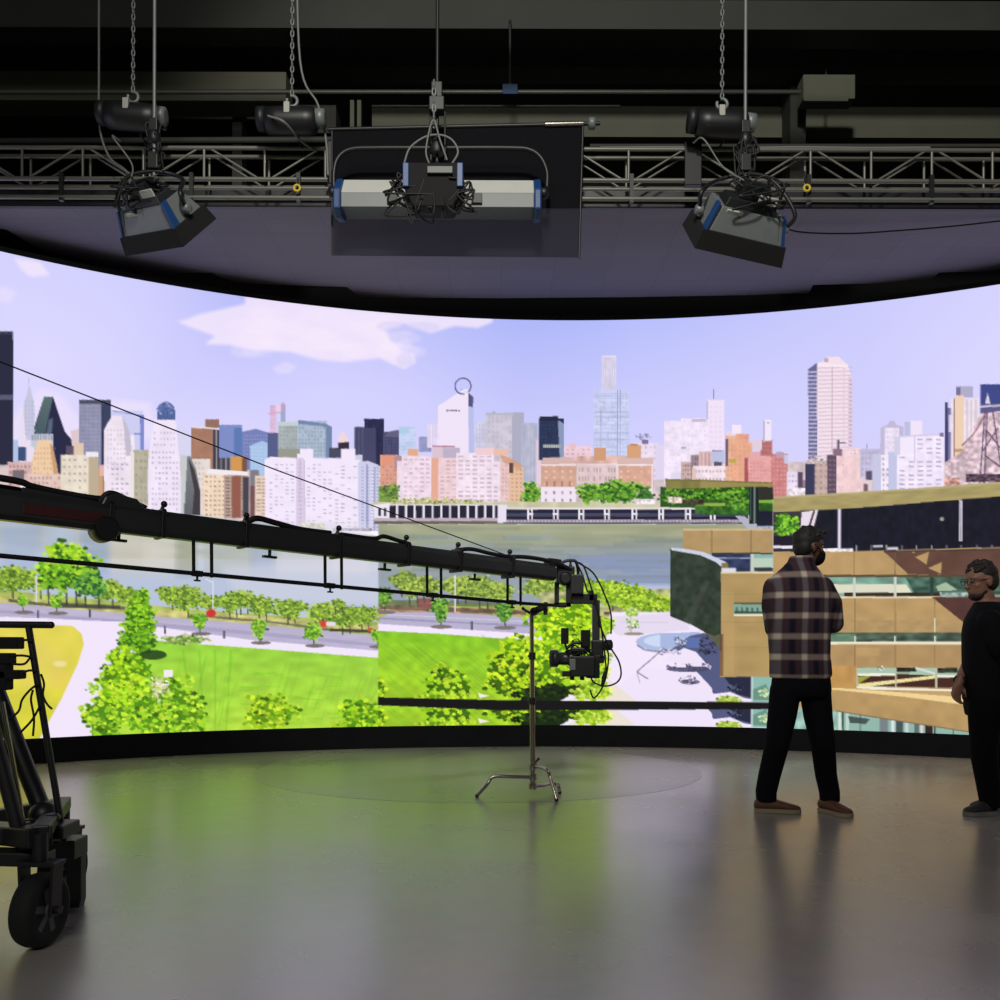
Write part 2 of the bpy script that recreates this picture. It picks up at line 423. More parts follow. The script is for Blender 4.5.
    rect(364, 428, 376, 466, (70, 70, 104)); rect(376, 428, 379, 466, (40, 40, 72))
    bld(383, 432, 409, 462, (78, 78, 114), (54, 54, 88), 8, 9, .5, .6); poly([(388, 432), (398, 430), (409, 435), (409, 438), (384, 437)], (100, 98, 128))
    # --- middle
    bld(399, 427, 416, 458, (196, 208, 242), (220, 226, 248), 5, 8); rect(399, 427, 409, 434, (176, 206, 232)); bld(419, 437, 431, 452, (146, 150, 192), (180, 184, 214), 4, 5); bld(427, 424, 438, 448, (228, 218, 244), (206, 192, 222), 3, 1, .3, 1)
    bld(475, 422, 487, 458, (206, 204, 228), (180, 178, 206), 4, 8, .3, .6); bld(486, 413, 521, 466, (204, 198, 214), (176, 172, 198), 8, 10, .35, .45, .7); rect(512, 412, 524, 466, (176, 174, 196)); rect(486, 412.5, 514, 415, (186, 184, 202)); bld(521, 423, 538, 482, (184, 186, 208), (166, 168, 194), 8, 1, .4, 1); line([(494, 411), (494, 413)], 3, (170, 170, 190))
    poly([(438, 405.5), (444, 402), (456, 394), (468.5, 393), (468.5, 458), (438, 458)], (241, 228, 249)); poly([(468.5, 400), (474, 407), (474, 456), (468.5, 458)], (186, 192, 234)); poly([(468.5, 392.5), (473.5, 397), (473, 407), (468.5, 406)], (88, 88, 128))
    for i in range(6): rect(446 + i * 2.4, 409.5, 447.8 + i * 2.4, 411.2, (120, 116, 142))
    n = 40
    for i in range(n):
        a, b = 2 * math.pi * i / n, 2 * math.pi * (i + 1) / n
        line([(463 + 8 * math.cos(a), 386 + 8 * math.sin(a)), (463 + 8 * math.cos(b), 386 + 8 * math.sin(b))], 1.3, (88, 82, 124))
    tree(465, 391, 4, 3, (250, 240, 255), (248, 240, 255), (240, 232, 250), 2, .6, False)
    rect(432, 446, 455, 458, (222, 196, 210)); rect(443, 448, 460, 462, (190, 178, 202)); line([(432, 446.5), (455, 446.5)], 1.5, (182, 132, 152)); rect(408, 449, 418, 458, (228, 172, 138))
    bld(380, 455, 398, 486, (220, 160, 140), (180, 124, 110), 4, 7); rect(382, 455, 392, 465, (226, 150, 124)); rect(395, 456, 404, 470, (180, 140, 150))
    bld(397, 461, 402, 506, (238, 220, 234)); bld(402, 456, 431, 508, (240, 220, 234), (196, 158, 178), 5, 11, .65, .35, .8); rect(431, 458, 438, 508, (230, 172, 152)); bld(438, 458, 458, 508, (238, 208, 214), (198, 160, 172), 3, 12, .65, .4, .8); bld(456, 453, 494, 508, (244, 226, 240), (180, 150, 172), 5, 12, .65, .35, .95); bld(492, 462, 500, 508, (240, 222, 236), (180, 150, 172), 1, 10, .7, .35)
    rect(476, 448, 494, 455, (240, 206, 212)); rect(494, 449, 508, 456, (236, 190, 176)); bld(500, 458, 512, 506, (232, 198, 196), (188, 150, 150), 3, 11, .5, .4); poly([(509, 460), (523, 467), (523, 504), (509, 504)], (230, 190, 160)); wins(510, 468, 523, 502, 3, 8, (170, 126, 100), .5, .4)
    poly([(500, 455), (510, 458), (523, 466), (520, 470), (502, 462)], (206, 150, 120), a=.7); rect(509, 463, 513, 473, (96, 70, 66))
    for x in (396,): rect(374, 486, 398, 505, (130, 160, 70))
    tree(388, 493, 12, 10, (84, 112, 56), (112, 146, 66), (140, 172, 78), 3); tree(531, 493, 10, 12, (66, 120, 40), (110, 166, 50), (150, 200, 70), 3)
    clip(None, 378)
    # the big white slab on the shore, cut by the inner frustum's seam
    bw = (243, 231, 251)
    poly([(300, 449), (313, 449), (313, 462), (300, 462)], bw); rect(341, 449, 355, 462, bw); rect(355, 455, 362, 462, (206, 206, 226)); rect(297, 454, 302, 462, bw)
    poly([(265, 460), (270, 457), (360, 460), (360, 535), (265, 535)], bw, noise=.015); rect(296, 458, 304, 530, (222, 206, 232)); line([(300, 459), (300, 525)], .8, (190, 176, 206)); line([(304.5, 460), (304.5, 525)], 1, (200, 186, 214))
    poly([(358, 462), (368, 461), (381, 466), (381, 535), (358, 535)], (206, 206, 236)); rect(366, 464, 368, 535, (160, 162, 196)); rect(371, 466, 373, 535, (232, 228, 246)); rect(374, 467, 375.4, 535, (158, 160, 194)); wins(360, 466, 380, 532, 4, 20, (146, 148, 184), .5, .4)
    wins(268, 463, 295, 528, 5, 18, (160, 144, 176), .55, .3, .55); wins(306, 463, 333, 530, 5, 18, (160, 144, 176), .55, .3, .5); wins(334, 461, 358, 532, 4, 19, (160, 144, 176), .6, .3, .6); wins(297, 462, 303, 528, 2, 16, (178, 164, 196), .4, .4)
    rect(300, 523, 325, 529, (216, 214, 190), noise=.2, cell=(4, 4)); poly([(282, 526), (320, 529), (378, 531), (378, 537), (282, 530)], (250, 244, 252)); rect(333, 528, 372, 531, (150, 140, 160), noise=.4, cell=(3, 3))
    clip()
    # --- right of the middle
    rect(536, 440, 544, 484, (230, 206, 220)); bld(539, 418, 564, 460, (44, 54, 84), (62, 74, 104), 6, 10, .5, .4, .7); rect(540, 416, 558, 421, (40, 44, 66)); poly([(558, 420), (564, 424), (564, 460), (560, 460)], (140, 152, 186)); rect(543, 444.5, 561, 448, (190, 194, 190)); wins(543, 444.5, 561, 448, 8, 1, (90, 96, 110), .4, 1)
    bld(564, 446, 592, 462, (238, 206, 218), (206, 164, 176), 5, 3); rect(570, 444, 576, 448, (236, 190, 196))
    bld(601.5, 355.5, 616.5, 392, (222, 214, 236), (186, 184, 216), 6, 1, .45, 1, 1); line([(602, 356), (616, 356)], 1, (236, 226, 246))
    bld(593.5, 390, 629.5, 464, (200, 206, 240), (172, 180, 220), 9, 16, .7, .25, .9); wins(594, 395, 629, 462, 12, 20, (226, 230, 248), .5, .5, .45); line([(617.5, 390), (617.5, 462)], .9, (150, 156, 200)); line([(620.5, 390), (620.5, 462)], .7, (150, 156, 200)); line([(601, 410), (601, 462)], .6, (160, 166, 208))
    for y in (396, 412, 417, 433, 440): line([(594, y), (629, y)], .7, (160, 166, 206), a=.8)
    bld(634, 443, 658, 480, (236, 220, 240), (196, 178, 206), 5, 6); tree(644, 437, 8, 3, (150, 140, 180), (170, 160, 200), (190, 180, 220), 1.5, .5, False); rect(642, 440, 648, 444, (130, 110, 150)); rect(655, 445, 666, 480, (224, 212, 240))
    bld(577, 464, 620, 484, (226, 200, 200), (150, 130, 150), 14, 2, .5, .5); line([(577, 464), (618, 464)], 1.4, (244, 234, 240)); rect(575, 456, 640, 464, (214, 176, 168), noise=.2)
    rect(594, 448, 606, 461, (210, 156, 120)); rect(627, 445, 641, 461, (214, 162, 122)); rect(630, 444, 638, 446, (190, 140, 110))
    bld(541, 461, 576, 488, (212, 166, 144), (240, 214, 214), 4, 4, .3, .35, .9); rect(541, 487, 576, 505, (242, 228, 242)); wins(542, 489, 575, 504, 4, 2, (80, 70, 96), .22, .4); poly([(543, 458), (570, 457), (576, 464), (541, 464)], (214, 180, 176)); line([(541, 465), (576, 465)], 1.6, (242, 228, 236)); wins(543, 481, 574, 487, 4, 1, (120, 84, 84), .3, .8)
    bld(617, 462, 653, 492, (216, 168, 146), (240, 214, 214), 5, 5, .3, .35, .9); line([(617, 465), (653, 465)], 1.6, (242, 228, 236)); rect(617, 458, 653, 464, (216, 184, 180)); line([(652, 464), (652, 492)], 1.6, (240, 226, 236)); line([(617.5, 464), (617.5, 480)], 1.6, (240, 226, 236)); rect(628, 488, 652, 498, (240, 224, 234))
    bld(664, 421, 684, 484, (241, 228, 248), (214, 198, 226), 5, 14, .3, .4, .6, (198, 194, 226), 3); bld(681, 418, 711, 476, (242, 229, 249), (216, 200, 228), 6, 12, .35, .35, .6, (214, 206, 236), 3); rect(692, 419, 706, 422, (196, 186, 216)); rect(671, 473, 681, 481, (226, 216, 238)); rect(681, 447, 686, 449, (170, 160, 190))
    rect(708, 399.5, 724, 462, (242, 226, 248)); rect(706.5, 401, 708.2, 420, (186, 182, 214)); line([(714, 389), (714, 399)], 1, (130, 124, 156)); rect(711, 398.5, 722, 400, (214, 206, 236)); wins(709, 404, 723, 455, 3, 10, (226, 212, 238), .5, .4)
    bld(681, 462, 693, 482, (206, 176, 172), (100, 80, 84), 4, 4); bld(691, 455, 700, 478, (150, 130, 140), (80, 66, 80), 3, 4); bld(699, 451.5, 712, 470, (222, 188, 188), (150, 110, 120), 3, 1, .25, 1); rect(712, 450, 724, 464, (190, 194, 226)); line([(712, 451), (722, 451)], 1, (130, 130, 160)); rect(714, 462, 722, 466, (90, 86, 110))
    bld(693, 466, 738, 484, (244, 228, 236), (176, 130, 150), 12, 2, .5, .3, 1); rect(692, 468, 696, 484, (226, 196, 184))
    bld(725, 436, 738, 484, (232, 180, 150), (200, 140, 116), 3, 9, .3, .5); rect(725, 439, 728, 466, (120, 96, 110)); bld(736, 434, 749, 486, (232, 168, 140), (206, 144, 122), 3, 10, .3, .5); bld(732, 443, 752, 486, (234, 172, 142), (208, 148, 124), 4, 9, .3, .4); rect(726, 431, 735, 436, (232, 214, 232)); rect(732, 425, 741, 434, (246, 232, 248)); rect(729, 459, 736, 463, (190, 170, 80))
    bld(745, 456, 774, 500, (232, 166, 166), (206, 128, 130), 8, 11, .5, .3, .9); rect(744.5, 458, 748, 500, (170, 90, 94)); bld(771, 454, 788, 500, (204, 130, 130), (236, 180, 180), 4, 10, .5, .3, .8); poly([(752, 452), (765, 452), (774, 460), (748, 460)], (228, 170, 172)); bld(760.5, 440, 772.5, 456, (190, 118, 118), (150, 90, 96), 3, 3); rect(752, 440, 762, 450, (226, 206, 222)); rect(776, 452, 784, 458, (190, 160, 180)); rect(788, 455, 784, 464, (200, 200, 226))
    rect(764.5, 420, 771.5, 441, (242, 230, 250)); rect(763, 421, 765, 442, (190, 184, 214)); rect(767, 422, 770, 424, (200, 190, 210))
    bld(787, 472, 799, 500, (236, 222, 242), (160, 146, 180), 3, 5); rect(798, 472, 803, 494, (90, 70, 96)); rect(803, 480, 808, 494, (150, 130, 140)); rect(788, 488, 808, 496, (226, 214, 220), noise=.2, cell=(4, 4))
    # tall tower
    poly([(808, 369), (817, 362.5), (822, 362), (826, 357), (838, 356.5), (848, 365), (850, 372), (852.5, 376), (852.5, 470), (808, 470)], (244, 224, 234))
    poly([(808, 369), (817, 362.5), (817, 470), (808, 470)], (104, 104, 150))
    for y in range(371, 468, 4): rect(808, y, 817, y + 1.8, (196, 188, 216), a=.85)
    for y in range(368, 460, 4): line([(818, y), (852, y - 1.0)], 1, (206, 184, 204), a=.85)
    line([(832, 364), (832, 452)], .9, (206, 176, 196)); line([(844, 366), (844, 452)], 2, (232, 204, 218), a=.7); rect(848, 376, 852.5, 462, (226, 204, 222)); wins(848.5, 378, 852.3, 460, 1, 20, (170, 150, 182), .8, .4); rect(824, 358, 828, 362, (190, 166, 184)); poly([(817, 362.5), (848, 365), (848, 367.5), (817, 366)], (248, 232, 242))
    bld(806, 461, 830, 498, (200, 174, 168), (160, 130, 128), 4, 6); rect(805, 464, 814.5, 498, (58, 58, 88)); tree(818, 460, 8, 4, (170, 150, 150), (200, 180, 176), (220, 210, 220), 2, .6, False)
    bld(836, 453, 863, 498, (242, 208, 212), (200, 150, 164), 6, 6, .2, .25, .6); rect(827, 455, 836.5, 498, (96, 78, 98)); wins(828, 458, 836, 492, 2, 7, (160, 130, 140), .6, .3); rect(862, 470, 865, 498, (170, 90, 96)); rect(837, 440, 839.5, 453, (110, 96, 120)); rect(833, 449, 842, 456, (140, 110, 126)); line([(839, 443), (846, 443)], 1.4, (120, 106, 130)); bld(844, 448, 862, 456, (240, 212, 220), (200, 160, 176), 4, 2)
    bld(860, 449, 880, 478, (196, 190, 218), (168, 160, 196), 5, 5); rect(862, 477, 872, 494, (226, 206, 214)); rect(866, 471, 872, 480, (90, 80, 110)); rect(864, 484, 868, 496, (120, 90, 100)); line([(867, 444), (867, 449)], 1, (160, 150, 180))
    poly([(881, 428), (887, 425), (890, 421), (894, 421), (896, 425), (903, 427), (903, 460), (880, 460)], (192, 186, 214)); bld(885, 428, 899, 462, (238, 226, 246), (196, 184, 212), 4, 6, .4, .4)
    rect(904.5, 422, 911, 440, (190, 190, 224)); rect(910.5, 421, 922.5, 440, (241, 228, 250)); rect(873, 454, 881.5, 494, (200, 200, 230)); bld(881, 455, 890, 494, (242, 230, 246), (130, 110, 140), 2, 7, .4, .5); rect(888, 452, 897.5, 494, (196, 198, 230))
    bld(896.5, 436, 944, 492, (243, 232, 252), (150, 136, 172), 5, 12, .6, .35, .75); rect(897, 437, 915, 454, (243, 232, 252)); line([(898, 437), (943, 434)], 1.6, (214, 204, 232)); rect(914, 436, 915.2, 462, (206, 198, 226)); rect(940, 433, 944, 437, (130, 116, 150)); rect(894, 437, 900, 455, (212, 206, 232))
    rect(945, 402, 948, 462, (66, 62, 104)); rect(948, 408, 952, 462, (120, 114, 160)); rect(949, 415, 951.5, 432, (220, 210, 236)); bld(951, 398, 979, 492, (240, 226, 236), (190, 176, 200), 6, 1, .35, 1); rect(956, 386, 973.5, 397, (176, 172, 202)); rect(956, 387, 961, 397, (120, 112, 150)); poly([(955.5, 395), (964, 395), (964, 486), (954.5, 486)], (238, 208, 182)); rect(954.5, 449, 964.5, 452, (186, 150, 130)); line([(954.6, 398), (954, 486)], 1, (150, 110, 100))
    rect(980, 384, 1010, 412, (62, 72, 136)); rect(980, 404, 1010, 414, (90, 90, 140)); poly([(980, 414), (1010, 410), (1010, 490), (944, 490), (946, 462), (962, 452)], (216, 190, 200), noise=.25, cell=(5, 5))
    for a, b in (((985, 408), (979, 488)), ((987, 408), (984, 488)), ((992, 408), (1004, 488)), ((986, 430), (1000, 448)), ((998, 428), (982, 452)), ((984, 455), (1004, 470))): line([a, b], 1.4, (104, 84, 110))
    line([(962, 446), (974, 434), (985, 414)], 1.6, (150, 116, 130)); line([(980, 407), (1010, 405)], 2, (200, 190, 212)); poly([(985, 404), (987.5, 392), (990, 404)], (226, 214, 232)); rect(966, 474, 1010, 482, (90, 70, 86), noise=.6, cell=(4, 3)); rect(944, 478, 960, 488, (200, 150, 140), noise=.4, cell=(4, 3))
    # --- far shore
    rect(372, 502, 780, 509, (206, 200, 170), noise=.08); tree(432, 501, 46, 3, (150, 160, 80), (176, 184, 104), (200, 204, 130), 2.2, .8, False)
    tree(613, 492, 36, 11, (48, 100, 34), (96, 156, 44), (136, 190, 62), 4); tree(590, 493, 12, 9, (60, 112, 36), (110, 166, 50), (150, 200, 70), 3.4); tree(645, 495, 8, 7, (44, 96, 40), (70, 124, 50), (90, 146, 60), 3); rect(634, 499, 655, 504, (236, 224, 232), noise=.25, cell=(4, 4))
    rect(374, 504.5, 503, 522, (232, 226, 240))
    for i in range(13): rect(389.5 + i * 8.8, 505.5, 396.2 + i * 8.8, 518, (36, 32, 52))
    rect(378, 508, 388, 516, (60, 54, 70)); rect(381, 506, 384, 516, (230, 224, 236)); rect(386, 506, 389, 516, (230, 224, 236)); poly([(373, 505), (390, 503), (390, 507), (373, 509)], (240, 232, 240))
    rect(374, 518, 503, 521, (190, 176, 186)); rect(374, 521, 503, 524, (108, 96, 90)); rect(498, 505, 507, 523, (232, 224, 240))
    rect(506, 509, 748, 520, (34, 32, 52)); rect(506, 513, 748, 516.5, (92, 96, 128), a=.6)
    for x in (530, 556, 581, 607, 634.5, 661, 688, 713):
        for q in (-2, 2): rect(x + q - .9, 508, x + q + .9, 521, (240, 234, 246))
        rect(x - 3, 513, x + 3, 515, (240, 234, 246))
    rect(506, 507.6, 748, 509.5, (230, 222, 226)); rect(506, 519.5, 748, 522.5, (158, 148, 164)); wins(506, 519.8, 748, 522.4, 70, 1, (226, 214, 226), .3, .9); rect(503, 522.3, 748, 524.6, (96, 86, 92))
    # --- water, outer part
    poly([(-1500, 512), (200, 515), (300, 528), (379, 536), (379, 524), (776, 524), (776, 640), (-1500, 640)], (196, 200, 210), (196, 206, 224))
    poly([(-1500, 515), (200, 516), (380, 536), (380, 560), (-1500, 548)], (176, 180, 176), (200, 206, 214), noise=.07, cell=(40, 10))
    for x, ww, c in ((20, 20, (150, 172, 214)), (60, 16, (168, 186, 220)), (95, 14, (140, 160, 196)), (128, 18, (214, 204, 176)), (160, 16, (222, 212, 188)), (186, 10, (150, 150, 110)), (230, 24, (176, 180, 170)), (262, 12, (150, 166, 200)), (310, 30, (214, 212, 224)), (350, 18, (224, 220, 230))):
        poly([(x - ww, 522), (x + ww, 522), (x + ww * 1.1, 578), (x - ww * 1.1, 578)], c, a=.5, soft=12)
    poly([(-900, 560), (380, 572), (380, 615), (-900, 615)], (170, 186, 222), a=.45, soft=8)
    poly([(220, 566), (380, 560), (380, 605), (240, 600)], (214, 214, 226), a=.5, soft=8)
    # --- outer left land: verge, road, lawns, path
    poly([(-1500, 585), (7, 590), (200, 610), (378, 622), (378, 650), (-1500, 650)], (172, 186, 96), noise=.15, cell=(16, 8))
    poly([(-1500, 590), (7, 597), (120, 607), (230, 614), (378, 626), (378, 634), (200, 620), (7, 606), (-1500, 600)], (196, 190, 120), noise=.2, cell=(12, 6))
    poly([(-1500, 592), (7, 603), (120, 613), (250, 624), (378, 636), (378, 657), (160, 641), (7, 623), (-1500, 612)], (188, 180, 208), noise=.03, cell=(30, 6))
    poly([(-1500, 600), (7, 610), (120, 620), (250, 631), (378, 644), (378, 647), (250, 635), (120, 624), (7, 613), (-1500, 604)], (164, 156, 190), a=.7)
    poly([(-1500, 611), (7, 616.5), (60, 619.5), (120, 622), (250, 640), (378, 651), (378, 658.5), (250, 649), (160, 645), (7, 626), (-1500, 622)], (242, 230, 250))
    poly([(-1500, 622), (7, 624), (74, 626), (82, 634), (84, 645), (78, 664), (62, 698), (36, 745), (-1500, 800)], (228, 213, 90), (212, 210, 56), noise=.06, cell=(24, 24))
    poly([(7, 640), (40, 640), (70, 660), (50, 690), (20, 690)], (232, 206, 120), a=.35, soft=10); oval(60, 664, 7, 3, (244, 226, 170), a=.8, soft=2); oval(62, 680, 12, 10, (236, 200, 110), a=.4, soft=5)
    poly([(58, 622), (126, 622), (122, 640), (108, 664), (96, 700), (92, 745), (36, 745), (62, 698), (78, 664), (84, 645), (82, 634), (74, 627)], (243, 230, 252))
    poly([(150, 640), (180, 643), (250, 648), (378, 658), (378, 745), (90, 745), (100, 690)], (150, 208, 64), (186, 224, 68), noise=.08, cell=(18, 10))
    for i in range(60):
        x = random.uniform(180, 378); line([(x, random.uniform(655, 690)), (x - 14, random.uniform(700, 735))], random.uniform(.6, 2), random.choice(((104, 190, 34), (160, 222, 60), (120, 196, 40))), a=.25)
    for i in range(7): line([(183 + i * 8, 650), (193 + i * 5.5, 732)], 2.2, (150, 214, 70) if i % 2 else (98, 184, 40), a=.3)
    for i in range(50):
        x = random.uniform(220, 360); y = random.uniform(665, 725); line([(x, y), (x + random.uniform(8, 24), y + random.uniform(-2, 4))], random.uniform(.8, 2), random.choice(((104, 186, 30), (176, 224, 50))), a=.25)
    rect(-1500, 640, -60, 800, (190, 206, 60), a=.5)
    # trees on the far verge, left
    T1 = ((96, 130, 50), (140, 176, 56), (178, 206, 78))
    def trunk(x, y0, y1, w=1.6, c=(84, 82, 66)): line([(x, y0), (x + 1, y1)], w, c)
    for i in range(22):
        x = -880 + i * 40; tree(x, 585 + random.uniform(-6, 4), 26, 18, (70, 120, 40), (120, 176, 44), (168, 212, 60), 5)
    for x, y, rx, ry in ((12, 578, 26, 14), (40, 584, 14, 8), (112, 590, 14, 10), (128, 596, 12, 8), (172, 594, 14, 9), (187, 598, 20, 13), (210, 602, 12, 8)):
        trunk(x, y, y + ry + 7); tree(x, y, rx, ry, *T1, r=3)
    for x in (48, 66, 76, 85, 98): trunk(x, 585, 604 + (x - 48) * .1, 2)
    line([(8, 600), (60, 606), (125, 608)], 3, (76, 78, 66), a=.8); line([(60, 604), (120, 607)], 3.5, (56, 60, 58), a=.7)
    tree(68, 568, 33, 25, (58, 104, 34), (120, 184, 40), (180, 226, 54), 5); tree(90, 585, 16, 14, (48, 96, 50), (92, 150, 66), (130, 190, 60), 4); tree(64, 552, 20, 9, (110, 176, 30), (160, 216, 44), (196, 236, 60), 4, .6, False)
    line([(36, 575), (36, 602)], 1.6, (220, 214, 226)); line([(213, 580), (213, 611)], 1.2, (226, 222, 232)); line([(205, 578), (213, 583)], 1, (226, 222, 232))
    for x, y, rx, ry in ((232, 602, 14, 10), (243, 599, 18, 9), (262, 606, 14, 10), (290, 608, 17, 10), (322, 610, 12, 8), (318, 614, 10, 7), (345, 616, 18, 12), (364, 615, 16, 10), (338, 603, 8, 4)):
        trunk(x - 3, y, y + ry + 7, 1.4); trunk(x + 4, y, y + ry + 6, 1.2); tree(x, y, rx, ry, *T1, r=2.8)
    line([(195, 615), (270, 622), (330, 630), (376, 631)], 2.4, (70, 74, 70), a=.6); line([(330, 630), (376, 632)], 3, (50, 50, 40), a=.7)
    oval(211, 613, 5, 4, (206, 56, 50)); oval(324, 624, 5, 3.6, (214, 66, 50)); oval(370, 630, 3, 2, (200, 80, 60)); rect(326, 622, 336, 626, (226, 220, 232))
    for x, y, rx, ry in ((22, 600, 5, 7), (56, 601, 6, 7), (199, 620, 8, 9), (259, 628, 8, 10), (313, 632, 10, 9), (377, 636, 6, 6)):
        trunk(x, y, y + ry + 4, 1.2); oval(x + 2, y + ry + 5, 10, 1.8, (120, 112, 110)); tree(x, y, rx, ry, (88, 150, 40), (128, 186, 50), (176, 218, 76), 2.6)
    for x, y in ((90, 613), (224, 635), (38, 614), (165, 630)): rect(x - 1, y - 4, x + 1, y + 4, (84, 80, 96))
    # conical tree and the big bush
    tree(138, 642, 21, 12, (60, 112, 30), (108, 172, 34), (146, 202, 44), 3.6); tree(139, 628, 18, 13, (66, 120, 30), (114, 178, 34), (156, 210, 46), 3.6); tree(140, 613, 15, 13, (70, 126, 30), (118, 182, 34), (160, 214, 46), 3.6); tree(141, 599, 10, 11, (80, 136, 32), (128, 188, 36), (172, 220, 52), 3.4)
    tree(185, 640, 26, 5, (110, 150, 60), (160, 190, 90), (214, 216, 170), 3, .8); oval(153, 655, 14, 5, (32, 62, 28), a=.85)
    tree(126, 668, 26, 20, (84, 140, 24), (140, 200, 32), (188, 228, 44), 4.6); tree(150, 706, 54, 30, (90, 148, 28), (150, 208, 40), (194, 232, 62), 5); tree(104, 718, 22, 22, (84, 140, 30), (150, 206, 40), (196, 232, 60), 4.6); tree(185, 712, 22, 24, (84, 140, 30), (150, 206, 40), (196, 232, 60), 4.6)
    tree(120, 690, 26, 16, (110, 170, 24), (164, 216, 36), (200, 234, 50), 4.4, .8, False); tree(92, 688, 6, 5, (120, 170, 60), (160, 206, 70), (190, 226, 110), 3, .8, False)
    tree(160, 688, 10, 12, (190, 190, 120), (220, 216, 170), (242, 236, 220), 2.6, .7, False); rect(164, 670, 173, 677, (244, 236, 240))
    tree(270, 712, 27, 19, (104, 156, 24), (162, 208, 36), (202, 230, 56), 4.4); tree(363, 714, 24, 16, (90, 150, 20), (156, 210, 30), (196, 230, 50), 4.4); tree(352, 728, 22, 8, (90, 150, 20), (156, 210, 30), (196, 230, 50), 4)
    # --- inner frustum (the tracked part of the picture) from its left seam to its right seam
    clip(378, 773)
    rect(378, 524.5, 773, 640, (150, 156, 150), (152, 166, 198))
    poly([(378, 524.5), (773, 524.5), (773, 548), (378, 552)], (168, 170, 134), (140, 150, 140), noise=.08, cell=(60, 8))
    poly([(378, 552), (773, 540), (773, 566), (378, 580)], (150, 158, 164), a=.6, soft=6); poly([(560, 556), (773, 552), (773, 590), (560, 586)], (134, 148, 190), a=.7, soft=6); poly([(590, 583), (773, 586), (773, 625), (590, 620)], (192, 202, 224), a=.8, soft=5)
    for i in range(70):
        x = random.uniform(380, 660); y = random.uniform(526, 580); line([(x, y), (x + random.uniform(30, 90), y + random.uniform(-1, 1))], random.uniform(2, 5), random.choice(((176, 178, 150), (130, 142, 150), (150, 166, 190), (120, 134, 130))), a=.3, soft=2)
    poly([(378, 600), (560, 606), (680, 612), (680, 640), (378, 640)], (160, 178, 84), noise=.2, cell=(14, 8)); poly([(378, 604), (540, 610), (680, 613), (680, 618), (378, 612)], (186, 140, 110), noise=.35, cell=(10, 4))
    rect(378, 600, 500, 606, (80, 92, 80), a=.6); line([(380, 607), (545, 613)], 4, (64, 72, 58), a=.6); rect(417, 598, 432, 608, (150, 96, 90)); wins(417, 598, 432, 608, 8, 2, (110, 66, 66), .5, .7)
    for x, y, rx, ry in ((404, 580, 14, 9), (426, 585, 16, 10), (460, 586, 20, 10), (482, 589, 24, 12), (500, 592, 14, 10), (412, 590, 12, 8), (545, 586, 24, 14), (575, 590, 22, 18)):
        trunk(x - 3, y, y + ry + 8); trunk(x + 5, y, y + ry + 8); tree(x, y, rx, ry, (104, 130, 58), (146, 172, 70), (182, 204, 90), 3)
    poly([(540, 592), (700, 588), (700, 628), (540, 628)], (170, 170, 120), noise=.3, cell=(12, 6)); rect(600, 597, 672, 606, (176, 186, 190), a=.8)
    for x, y, rx, ry in ((612, 592, 18, 13), (630, 596, 18, 14), (650, 602, 14, 11), (662, 603, 12, 9), (596, 590, 16, 12)):
        trunk(x, y, y + ry + 6, 1.8); tree(x, y, rx, ry, (110, 150, 40), (160, 200, 44), (196, 226, 70), 3.2)
    line([(604, 613), (672, 615)], 3, (112, 84, 60)); line([(640, 615), (672, 617)], 2.5, (190, 180, 90))
    poly([(382, 612), (440, 612), (545, 618), (600, 622), (600, 645), (520, 640), (378, 626)], (184, 178, 206)); line([(380, 618), (540, 627)], 2, (150, 144, 178), a=.8); line([(380, 614), (540, 622)], 1, (214, 208, 230), a=.8)
    poly([(378, 624), (440, 628), (530, 634), (600, 640), (600, 650), (510, 640), (378, 632)], (243, 231, 251)); poly([(378, 618), (392, 612), (378, 612)], (180, 184, 100))
    for x, y, rx, ry in ((440, 608, 9, 13), (504, 612, 9, 10), (384, 596, 8, 10)):
        trunk(x, y, y + ry + 5, 1.4); oval(x + 1, y + ry + 6, 11, 2, (126, 116, 118)); tree(x, y, rx, ry, (60, 112, 44), (104, 158, 56), (146, 196, 70), 2.8)
    line([(455, 575), (455, 612)], 1.4, (226, 222, 236)); rect(471, 621, 473, 630, (92, 86, 108))
    poly([(378, 631), (440, 634), (520, 640), (560, 642), (640, 740), (378, 740)], (136, 200, 40), (186, 214, 44), noise=.1, cell=(16, 10))
    for i in range(90):
        x = random.uniform(375, 500); y = random.uniform(634, 690); line([(x, y), (x + 26, y + 22)], random.uniform(.6, 1.6), random.choice(((104, 176, 36), (170, 216, 60), (120, 186, 40))), a=.3)
    # plaza
    poly([(610, 612), (672, 612), (740, 640), (773, 650), (773, 730), (470, 730), (560, 700), (600, 680), (606, 640)], (243, 231, 252))
    poly([(590, 618), (680, 612), (690, 630), (620, 636)], (230, 218, 240)); line([(620, 622), (668, 622)], 1, (214, 204, 228))
    oval(666, 642, 30, 9, (176, 190, 226)); oval(668, 641, 24, 6.5, (206, 218, 244)); line([(637, 645), (645, 650), (660, 652)], 2, (150, 150, 180)); poly([(660, 634), (700, 632), (690, 652), (660, 650)], (168, 184, 224))
    poly([(690, 636), (704, 633), (716, 640), (724, 652), (724, 676), (756, 678), (756, 700), (744, 698), (730, 692), (714, 694), (695, 674), (684, 650), (668, 652)], (84, 90, 128)); poly([(684, 648), (696, 652), (711, 669), (690, 667), (664, 660)], (240, 228, 250)); poly([(640, 668), (696, 671), (712, 688), (714, 704), (600, 704)], (240, 228, 250))
